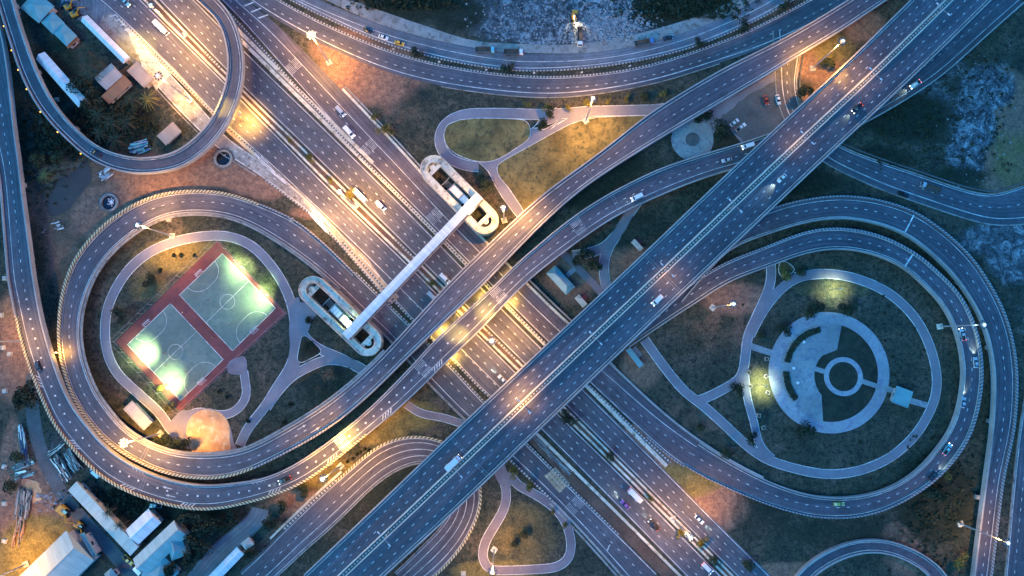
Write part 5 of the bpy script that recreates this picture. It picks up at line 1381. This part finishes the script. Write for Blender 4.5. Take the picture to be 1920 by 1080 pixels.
pile(82,435,2.4,1.2,25,6,'tiny pale slab stack on the dark soil beside the pond',['white','concrete'],.4)
pile(600,412,14,3.2,-47,90,'pile of white debris along the sandy strip beside the highway',['white','white','concrete'],.5)
pile(510,318,20,1.6,-44,80,'row of white pebbly debris on the upper sandy strip',['white','concrete'],.4)
patch('tarpaulin_ground',[(121,938),(128,932),(154,962),(146,970)],M['blue_sheet'],0.12) if False else None
pile(1030,850,24,1.6,-46,90,'pale broken debris strip beside the lower service road',['concrete','concrete','roof_teal','concrete_dark'],.3)
# small square planters and saplings in the right park
for i,(x,y,lab) in enumerate(((1437,673,'uppermost'),(1403,698,'upper left'),(1436,705,'upper right'),(1406,724,'middle left'),(1439,736,'middle right'),(1422,779,'second from the bottom'),(1431,802,'lowest'))):
    p=P(x,y); root=empty('planter',(p[0],p[1],0),.3*i,'small square planter left of the round plaza, '+lab,'planter',group='square planters left of the round plaza')
    mb=MB()
    for sx,sy,dx,dy in ((1,0,.12,1.2),(-1,0,.12,1.2),(0,1,1.44,.12),(0,-1,1.44,.12)): mb.box((sx*.66,sy*.66,.35),(dx,dy,.7))
    mb.build('rim',M['concrete_pale'],root); mb=MB(); mb.box((0,0,.28),(1.2,1.2,.5)); mb.build('soil_bed',M['soil'],root)
# lane between the sheds
lane=from_center([(62,700),(62,780),(78,850),(102,898),(122,935),(165,985),(215,1040),(260,1100)],26)
mb=MB(); lane.strip(mb,-1,0,1,0,0.03); tag(mb.build('dirt_lane',M['concrete_dark']),kind='structure')
patch('dirt_patch',[(38,900),(60,897),(75,905),(78,935),(62,945),(45,925)],M['orange_pad'],0.045,rag=.3)
lane2=from_center([(360,1095),(400,1045),(440,1010),(470,985),(486,965),(488,950)],34)
mb=MB(); lane2.strip(mb,-1,0,1,0,0.025); tag(mb.build('road',M['asphalt_old']),kind='structure')

# players on the courts: one continuous skinned figure each
def person_mesh(pose):
    me=bpy.data.meshes.new('person_src'); L_={0:[(0,0,.95),(0,0,1.25),(0,0,1.45),(0,0,1.53),(0,.02,1.68),(0,.18,1.40),(.12,.34,1.18),(.25*pose,.36,.98),(0,-.18,1.40),(-.1,-.34,1.18),(.3*pose,-.34,1.0),(0,.10,.90),(.18*pose,.12,.50),(.05,.13,.06),(.2,.14,.03),(0,-.10,.90),(-.14*pose,-.12,.50),(-.3*pose,-.13,.08),(-.16*pose,-.14,.03)]}[0]
    E_=[(0,1),(1,2),(2,3),(3,4),(2,5),(5,6),(6,7),(2,8),(8,9),(9,10),(0,11),(11,12),(12,13),(13,14),(0,15),(15,16),(16,17),(17,18)]
    R_=[.15,.16,.14,.06,.105,.06,.045,.035,.06,.045,.035,.10,.07,.045,.04,.10,.07,.045,.04]
    me.from_pydata(L_,E_,[]); o=bpy.data.objects.new('person_src',me); COL.objects.link(o)
    md=o.modifiers.new('skin','SKIN'); me.skin_vertices or None
    for v,r in zip(me.skin_vertices[0].data,R_): v.radius=(r,r)
    me.skin_vertices[0].data[0].use_root=True
    sb=o.modifiers.new('sub','SUBSURF'); sb.levels=1
    dg=bpy.context.evaluated_depsgraph_get(); bm=bpy.data.meshes.new_from_object(o.evaluated_get(dg)); bpy.data.objects.remove(o); return bm
def shirt(mat):
    mb=MB(); mb.tube((0,0,.98),(0,0,1.44),.185,.205,n=10); mb.tube((0,.17,1.42),(.07,.27,1.26),.08,.075,n=8); mb.tube((0,-.17,1.42),(-.06,-.27,1.26),.08,.075,n=8); return mb
pm_=None
try:
    pm_=[person_mesh(1.0),person_mesh(-.7)]
except Exception as e: print('person',e)
if pm_:
    for q_ in pm_: q_.materials.clear(); q_.materials.append(plain('skin',(.35,.2,.13),.6))
    for i,(x,y,c_,lab) in enumerate(((311,686,'black','person in a dark shirt near the centre line of the lower court'),(346,696,'blue','person in a blue shirt on the lower court'),(309,662,'red','person in a red shirt beside the lower court centre circle'),(395,622,'black','person in a dark shirt in the red strip between the courts'),
        (398,633,'yellow','person in an orange shirt in the red strip between the courts'),(342,586,'white','person in a white shirt at the top of the red strip'),(412,640,'grey','person in a grey shirt low in the red strip'),(329,709,'grey','person in a grey shirt near the bright end of the lower court'),(390,563,'black','person in a dark shirt on the upper court near the left line'),(429,605,'white','person in a white shirt on the upper court'),(940+5,866+0,'black','person walking on the path where the bottom park paths meet'))):
        p=P(x,y,1); o=bpy.data.objects.new('person',pm_[i%2]); COL.objects.link(o); o.location=(p[0],p[1],.15 if i<10 else .25); o.rotation_euler=(0,0,i*1.3); tag(o,lab,'person')
        s_=shirt(None).build('shirt',M['car_'+c_],o); hb=MB(); hb.tube((-.01,.02,1.66),(-.01,.02,1.80),.115,.07,n=8); hb.build('hair',M['black'],o)
# concrete manholes / bollard boxes on grass
for i,(x,y,lab) in enumerate(((10,522,'upper pale box on the left edge verge'),(3,591,'pale box touching the left edge of the frame'),(6,652,'orange lit box on the left verge'),(19,664,'odd shaped pale box beside the left ramp'),(10,733,'square box on the left verge'),
     (9,875,'upper square box in the lower left strip'),(9,944,'middle square box in the lower left strip'),(9,1014,'lowest square box in the lower left strip'),
     (546,413,'pale box beside the service road'),(317,412,'pale square cover inside the big loop near the mast'),(869,1075,'pale square cover at the bottom edge beside the hairpin loop'),(107,187,'small teal box inside the narrow loop'))):
    p=P(x,y); mb=MB(); mb.box((0,0,.35),(1.7,1.5,.7),0,taper=.93); mb.box((0,0,.75),(1.2,1.0,.14)); mb.box((0,0,.06),(2.0,1.8,.12))
    o=mb.build('utility_box',M['concrete_pale']); o.location=(p[0],p[1],0); o.rotation_euler=(0,0,random.uniform(-.3,.3)); tag(o,lab,'utility box',group='pale utility boxes on the verges')
# road signs: small triangular/roadside boards in the curved median
for i,(x,y,lab) in enumerate(((738,95,'first'),(823,119,'second'),(911,134,'third'),(1000,140,'fourth'),(1089,139,'fifth'),(1179,127,'sixth'))):
    p=P(x,y); root=empty('chevron_sign',(p[0],p[1],.1),R(-10+i*8),'chevron board on the curved median, %s from the left'%lab,'road sign',group='chevron boards along the curved median')
    mb=MB(); mb.tube((0,0,0),(0,0,2.0),.05,n=6); mb.tube((.5,0,0),(.5,0,2.0),.05,n=6); mb.build('post',M['steel'],root)
    mb=MB(); mb.box((.25,0,1.7),(.9,.35,.8),0,taper=.8); mb.build('board',M['paint'],root)

# ------------------------------------------------------------------ rubble rocks (stuff)
mb=MB()
def rocks(n,fn,s0,s1):
    for i in range(n):
        x,y=fn(); p=P(x,y)
        s=random.uniform(s0,s1)*random.random()+.12; q=[np.array([p[0],p[1],.05])+np.array([math.cos(t),math.sin(t),0])*s*random.uniform(.6,1.2) for t in (0,1.3,2.6,3.9,5.1)]
        t=np.array([p[0]+random.uniform(-.3,.3)*s,p[1]+random.uniform(-.3,.3)*s,s*random.uniform(.4,.9)])
        for k in range(5): mb.face([q[k],q[(k+1)%5],t])
rocks(1500,lambda:(random.gauss(1140,40),min(80,random.gauss(45,22))),.25,.9)
rocks(350,lambda:(random.gauss(985,50),min(72,random.gauss(30,30))),.2,.7)
rocks(300,lambda:(random.gauss(1085,45),min(80,random.gauss(70,8))),.2,.7)
rocks(220,lambda:(random.gauss(1835,35),random.gauss(230,70)),.15,.45)
rocks(70,lambda:(random.gauss(92,18),random.gauss(935,12)),.3,1.1)
o=mb.build('rubble',M['rock']); tag(o,'loose pale rubble strewn over the bare ground','rubble',kind='stuff')

# ------------------------------------------------------------------ plants
def leaf_cloud(mb,cx,cy,cz,rx,ry,rz,n,size,lumps=6,m=0):
    L=[(rng.normal(0,.42),rng.normal(0,.42),rng.normal(.05,.3),rng.uniform(.45,.75)) for _ in range(lumps)]
    for i in range(n):
        l=L[rng.integers(lumps)]; d=rng.normal(size=3); d/=np.linalg.norm(d); d[2]=abs(d[2])*.9-.15; r=l[3]*rng.uniform(.55,1.08)
        p=np.array([cx+(l[0]+d[0]*r)*rx,cy+(l[1]+d[1]*r)*ry,cz+(l[2]+d[2]*r)*rz]); s=size*rng.uniform(.5,1.3)
        u=rng.normal(size=3); u/=np.linalg.norm(u); w=np.cross(u,d+rng.normal(0,.35,3)); w/=max(1e-3,np.linalg.norm(w))
        mb.face([p-u*s,p-w*s*.6,p+u*s,p+w*s*.6],m=m)
def make_tree(n=900,h=4.0,r=2.6,size=.34,lumps=8,mat='leaf_dark'):
    root=empty('tree')
    mb=MB(); mb.tube((0,0,0),(.1,.05,h*.55),.17,.11,n=7)
    for i in range(5):
        t=i*1.26; mb.tube((.1,.05,h*.5),(math.cos(t)*r*.5,math.sin(t)*r*.5,h*.85),.08,.03,n=5)
    mb.build('trunk',M['bark'],root)
    cb=MB(); leaf_cloud(cb,0,0,h*.85,r,r,r*.75,n,size,lumps); cb.build('crown',M[mat],root)
    return root
def make_palm(h=6.5,mat='leaf_dark'):
    root=empty('palm_tree'); mb=MB(); mb.tube((0,0,0),(.3,.1,h),.2,.14,n=8); mb.build('trunk',M['bark'],root)
    cb=MB()
    for i in range(15):
        a=i*2*math.pi/15+rng.uniform(-.15,.15); up=rng.uniform(.2,.9); prev=None
        for k in range(7):
            t=k/6; rr=t*3.4; z=h+up*math.sin(t*2.4)*1.2-t*t*1.4; p=np.array([.3+rr*math.cos(a),.1+rr*math.sin(a),z]); w=.45*(1-t*.8)*(0.4 if k==0 else 1)
            sd=np.array([-math.sin(a),math.cos(a),-.3])
            if prev is not None:
                for s in (-1,1):
                    for q in (0,.5): 
                        b0=prev[0]*(1-q)+p*q; cb.face([b0,b0+(p-prev[0])*.3,b0+(p-prev[0])*.75+sd*np.array([s,s,1])*w*1.4])
                cb.face([prev[0]-sd*.05,p-sd*.05,p+sd*.05,prev[0]+sd*.05])
            prev=(p,w)
    cb.build('crown',M[mat],root); return root
def make_bush(n=420,r=1.3,mat='leaf_dark'):
    root=empty('bush'); cb=MB(); leaf_cloud(cb,0,0,.7,r,r,.8,n,.24,5); cb.build('foliage',M[mat],root)
    sb=MB()
    for i in range(4): sb.tube((0,0,0),(math.cos(i*1.6)*.5,math.sin(i*1.6)*.5,.8),.04,.02,n=4)
    sb.build('stem',M['bark'],root); return root
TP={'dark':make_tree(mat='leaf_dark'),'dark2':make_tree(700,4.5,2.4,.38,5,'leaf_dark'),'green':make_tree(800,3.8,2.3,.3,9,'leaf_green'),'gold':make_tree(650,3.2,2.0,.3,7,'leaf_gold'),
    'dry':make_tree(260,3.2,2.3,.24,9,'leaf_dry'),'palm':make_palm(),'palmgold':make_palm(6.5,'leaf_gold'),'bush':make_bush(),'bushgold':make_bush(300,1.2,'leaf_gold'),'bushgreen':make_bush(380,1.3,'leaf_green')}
index_kids(); usedt=set()
def plant(kind,x,y,s,label,cat=None):
    src=TP[kind]
    if kind in usedt: o=copy_tree(src)
    else: o=src; usedt.add(kind)
    h=3.5*s if 'bush' not in kind else .7*s
    if 'palm' in kind: h=6*s
    p=P(x,y,h); o.location=(p[0],p[1],0); o.rotation_euler=(0,0,random.uniform(0,6.28)); o.scale=(s*random.uniform(.9,1.1),s*random.uniform(.9,1.1),s)
    cat=cat or ('palm tree' if 'palm' in kind else 'bush' if 'bush' in kind else 'tree')
    o.name=cat.replace(' ','_')
    tag(o,label,cat,group={'palm tree':'palm trees','bush':'bushes','tree':'trees around the interchange'}[cat])
for q in [
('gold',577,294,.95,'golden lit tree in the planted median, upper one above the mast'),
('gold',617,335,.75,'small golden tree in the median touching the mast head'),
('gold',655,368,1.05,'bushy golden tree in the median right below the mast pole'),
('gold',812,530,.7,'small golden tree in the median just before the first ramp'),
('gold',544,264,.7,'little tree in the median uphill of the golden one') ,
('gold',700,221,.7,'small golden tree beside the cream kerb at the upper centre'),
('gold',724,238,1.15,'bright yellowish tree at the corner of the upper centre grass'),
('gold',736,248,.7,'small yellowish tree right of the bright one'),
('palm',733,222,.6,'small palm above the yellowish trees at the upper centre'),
('dark',781,100,.85,'dark round tree in the curved median below the sidewalk'),
('dark',952,129,.85,'dark tree in the curved median at the upper centre'),
('dark',1312,82,.8,'dark tree in the curved median right of the flatbed truck'),
('dark',1395,50,.9,'dark tree in the curved median below the right end of the sidewalk'),
('dark',1472,10,.9,'dark tree at the right end of the curved median at the top edge'),
('dry',764,160,1.05,'scruffy palm like tree below the curved road at the upper left'),
('dark2',1033,212,.9,'upper dark bush tree on the path island in the upper park'),
('dark2',1015,233,.95,'lower dark bush tree on the path island in the upper park'),
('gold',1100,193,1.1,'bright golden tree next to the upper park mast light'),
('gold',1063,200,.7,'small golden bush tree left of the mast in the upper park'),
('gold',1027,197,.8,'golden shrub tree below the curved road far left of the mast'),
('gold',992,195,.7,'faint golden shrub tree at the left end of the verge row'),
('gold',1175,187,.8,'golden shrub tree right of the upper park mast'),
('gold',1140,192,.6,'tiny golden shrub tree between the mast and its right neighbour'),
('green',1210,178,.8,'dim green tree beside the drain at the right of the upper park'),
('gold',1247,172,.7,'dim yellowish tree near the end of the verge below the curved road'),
('dark',1351,244,1.5,'large dark round tree beside the two parked white cars'),
('dark2',1322,215,1.1,'dark tree half hidden behind the parapet above the round plaza'),
('dark2',1308,222,.8,'small dark tree left of the one behind the parapet'),
('green',908,346,1.3,'broad dark green tree on the lit grass beside the upper ramp tower'),
('green',899,335,.8,'smaller green tree touching the broad one by the ramp tower'),
('dark',1095,478,1.15,'dark tree in the fork of the paths above the hipped pavilion'),
('dark2',1112,500,1.25,'dark oval tree right below the fork tree near the pavilion'),
('dark2',1080,490,.6,'small dark tree left of the fork tree near the pavilion'),
('gold',1478,518,1.2,'yellowish tree on the small island at the top of the right park'),
('green',1500,512,.8,'greenish tree touching the yellowish island tree in the right park'),
('dark',1528,577,1.1,'dark tree at the upper left rim of the round plaza'),
('green',1519,588,.8,'reddish green tree just left of the rim tree on the plaza'),
('dark',1590,579,1.05,'dark tree at the top right rim of the round plaza'),
('dark',1470,617,1.0,'dark tree at the left rim of the round plaza'),
('dark',1508,806,1.2,'dark tree at the bottom rim of the round plaza'),
('dark',1408,822,.9,'dark tree beside the lower left path of the right park'),
('dark',1382,728,.95,'dark tree at the path fork left of the round plaza'),
('green',1430,628,.7,'dim shrub tree beside the left park path above the connector'),
('gold',993,916,.95,'round golden tree beside the lower service road'),
('gold',962,880,1.1,'golden tree at the left of the lower service road near the overpass'),
('gold',1060,983,.55,'small golden tree beside the loop path at the bottom'),
('gold',1037,962,.5,'tiny golden tree above the other one on the loop path'),
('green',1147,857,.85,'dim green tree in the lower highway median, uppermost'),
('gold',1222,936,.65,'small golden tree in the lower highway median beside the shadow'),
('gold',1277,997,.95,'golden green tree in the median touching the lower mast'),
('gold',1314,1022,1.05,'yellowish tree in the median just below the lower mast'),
('green',1341,1052,.9,'dim tree in the median near the bottom edge'),
('dark',1065,784,1.1,'dark tree in the highway median just below the overpass'),
('green',985,1003,.75,'dull green tree inside the ring on the bottom park lawn'),
('dark',965,1018,.6,'dark small tree on the left of the bottom park lawn'),
('gold',313,768,1.05,'yellowish tree below the bottom corner of the sports court'),
('gold',298,730,.8,'bright green lit tree beside the court floodlight'),
('dry',613,703,1.3,'bare branched pale tree on the dark grass below the left park paths'),
('dry',597,731,.8,'faint bare tree below the bare branched one'),
('dark',282,526,.9,'dark round tree inside the left park beside the path'),
('dark',625,0,.01,'') if False else ('dark',285,523,.5,'small dark tree merged into the round one in the left park'),
('dark',226,590,1.0,'dark spreading tree left of the sports courts'),
('dark',577,650,.85,'dark tree on the triangular island in the left park'),
('dark',577,523,.6,'dark shrub tree left of the lower ramp tower'),
('bush',578,602,1.3,'dark shrub beside the lower ramp tower'),
('dark',320,830,1.2,'dark tree above the inner edge of the big loop near the sand circle'),
('dark2',345,828,1.0,'dark tree touching the left side of the sand circle'),
('dark2',298,828,.9,'dark tree at the foot of the loop mast'),
('palmgold',281,187,1.35,'golden lit palm at the edge of the dark grove'),
('palm',250,185,1.2,'dark palm left of the golden palm'),
('palm',235,230,1.3,'dark palm in the middle of the grove'),
('palm',208,232,1.4,'dark palm in the lower left of the grove'),
('palm',185,215,1.3,'dark palm on the left side of the grove'),
('palm',215,262,1.3,'dark palm at the bottom of the grove'),
('palm',190,250,1.2,'dark palm near the loop parapet in the grove'),
('palm',165,118,1.2,'dark palm in the small grove between the white sheds'),
('palm',185,112,1.1,'dark palm right in the small grove between the sheds'),
('palm',160,95,1.1,'dark palm at the top of the small grove between the sheds'),
('palm',176,135,1.2,'dark palm at the bottom of the small grove between the sheds'),
('dark',155,160,1.5,'dark dense tree beside the lower end of the lone white shed'),
('dark',170,170,1.2,'dark dense tree right of the other beside the lone white shed'),
('dark2',175,195,1.4,'dark tree below the grey house'),
('dark2',222,205,1.3,'dark tree below the orange roofed building'),
('dark2',250,210,1.1,'dark tree between the grove palms and the golden palm'),
('dark2',120,230,1.1,'dark tree just inside the narrow loop'),
('palmgold',85,330,1.1,'dull golden tree beside the muddy pond'),
('green',65,300,1.3,'brownish tree on the soil left of the narrow loop'),
('green',105,298,1.1,'brownish tree below the narrow loop parapet'),
('palm',205,958,1.0,'palm tree beside the long pale shed'),
('palm',227,983,.9,'palm tree touching the lower part of the long pale shed'),
('dark',361,970,1.4,'dark tree at the top of the row right of the gabled house'),
('dark',385,985,1.6,'dark tree in the middle of the row right of the gabled house'),
('dark',372,1015,1.6,'large dark tree in the row right of the gabled house'),
('dark',360,1045,1.4,'dark tree at the bottom of the row right of the gabled house'),
('dark',420,985,1.2,'dark tree beside the lane at the lower left'),
('dark',433,972,1.1,'dark hedge tree below the outer ramp at the lower left'),
('dark2',322,1070,1.3,'dark tree at the bottom edge below the turquoise annex'),
('dark2',470,1040,1.0,'dark tree right of the tiny hipped hut'),
('green',35,855,1.0,'dull tree left of the pipe stack at the lower left'),
('green',22,910,1.1,'dull tree at the left edge beside the scrap heap'),
('dark',55,740,1.6,'wide dark tree beside the left ramp'),
('dark2',40,750,1.2,'dark tree left of the wide one beside the left ramp'),
('dark',569,917,.9,'dark oval bush tree below the mast beside the hairpin loop'),
('dark',530,950,.8,'dark shrub tree on the lower lit grass wedge'),
('dark',508,982,.9,'dark tree at the tip of the lit grass wedge'),
('green',1360,848,.9,'dim tree in the strip below the right park path'),
('green',1316,800,.7,'dim shrub tree in the strip left of the right park'),
('gold',1800,1060,1.3,'orange lit tree right of the small curved ramp'),
('gold',1780,895,.8,'brownish tree beside the lower right curve of the loop'),
('dark2',1755,930,1.1,'dark tree in the wedge right of the big loop'),
('dark',1225,885,.01,'') if False else ('green',1400,1060,.9,'dim tree right of the lower highway near the bottom'),
('dark2',1550,120,1.0,'dark tree in the wedge right of the small ground road'),
('dark2',1508,175,1.2,'dark bush tree beside the small ground road'),
]+[('bush',x,y,.42,'tiny dark sapling '+w) for x,y,w in ((1715,616,'right of the round plaza, uppermost with pale ring'),(1690,628,'left of the pale ringed one'),(1733,657,'close to the ring path on the right'),(1660,638,'just off the upper right rim of the plaza'),(1673,669,'right of the plaza rim at mid height'),(1678,703,'right of the plaza just above the shelter path'),(1657,555,'above the plaza near the ring path'),(1659,587,'between the plaza and ring path at the upper right'),
(1310,647,'in the dark field right of the overpass, middle'),(1340,680,'in the dark field lower down beside the shadow'),(1337,718,'near the path fork in the dark field'),(1396,606,'near the long path below the mast'),(1373,600,'in the dark field under the mast'),(1393,572,'just right of the leaning mast head'),(1275,704,'beside the straight path on the left'),(1598,870,'at the bottom of the round park'),(1612,830,'on the lower lawn of the round park'),(1480,840,'on the lower left lawn of the round park'))]+[('bush',x,y,.75,'small dark shrub '+w) for x,y,w in ((325,478,'above the courts, left of three'),(340,477,'above the courts, middle of three'),(365,480,'above the courts, right of three'),(300,505,'left of the pale bare patch'),(410,735,'below the courts beside the curved path, round'),(425,745,'below the courts touching the round shrub'),(545,758,'on the dark lawn below the triangle island'),(533,792,'near the big ramp on the dark lawn'),(465,790,'inside the bend of the curved path'))]+[('bush',x,y,.55,'low shrub in the row beside the hairpin loop, '+w) for x,y,w in ((652,866,'first'),(661,860,'second'),(669,853,'third'),(676,847,'fourth'),(684,842,'fifth'),(690,846,'sixth'))]: plant(*q)
# scrub, one mass nobody could count
mb=MB()
def scrub(n,fn,s=.35,h=1.0):
    for i in range(n):
        x,y=fn(); p=P(x,y); k=rng.integers(5,9)
        for j in range(k):
            t=rng.uniform(0,6.28); r=rng.uniform(0,s*2); q=np.array([p[0]+r*math.cos(t),p[1]+r*math.sin(t),rng.uniform(.1,h)]); u=rng.normal(size=3)*s; w=rng.normal(size=3)*s*.6
            mb.face([q-u,q-w,q+u,q+w])
scrub(900,lambda:(rng.normal(770,45),rng.uniform(-30,18)))
scrub(1300,lambda:(rng.normal(1290,50),rng.uniform(-30,35)-0))
scrub(260,lambda:(rng.uniform(1640,1900),rng.uniform(100,320)))
scrub(500,lambda:(rng.normal(110,45),rng.normal(245,30)))
scrub(420,lambda:(rng.normal(205,45),rng.normal(235,20)))
scrub(300,lambda:(rng.normal(1745,40),rng.normal(960,60)))
scrub(250,lambda:(rng.normal(70,28),rng.normal(300,40)))
scrub(350,lambda:(rng.normal(240,40),rng.normal(935,16)))
o=mb.build('undergrowth',M['leaf_dark']); tag(o,'dark tangled undergrowth on the rough ground','undergrowth',kind='stuff')

for k,o in list(TP.items())+list(PROT.items()):
    if k not in usedt and k not in used:
        for c_ in [c_ for c_ in bpy.data.objects if c_.parent==o]: bpy.data.objects.remove(c_)
        bpy.data.objects.remove(o)
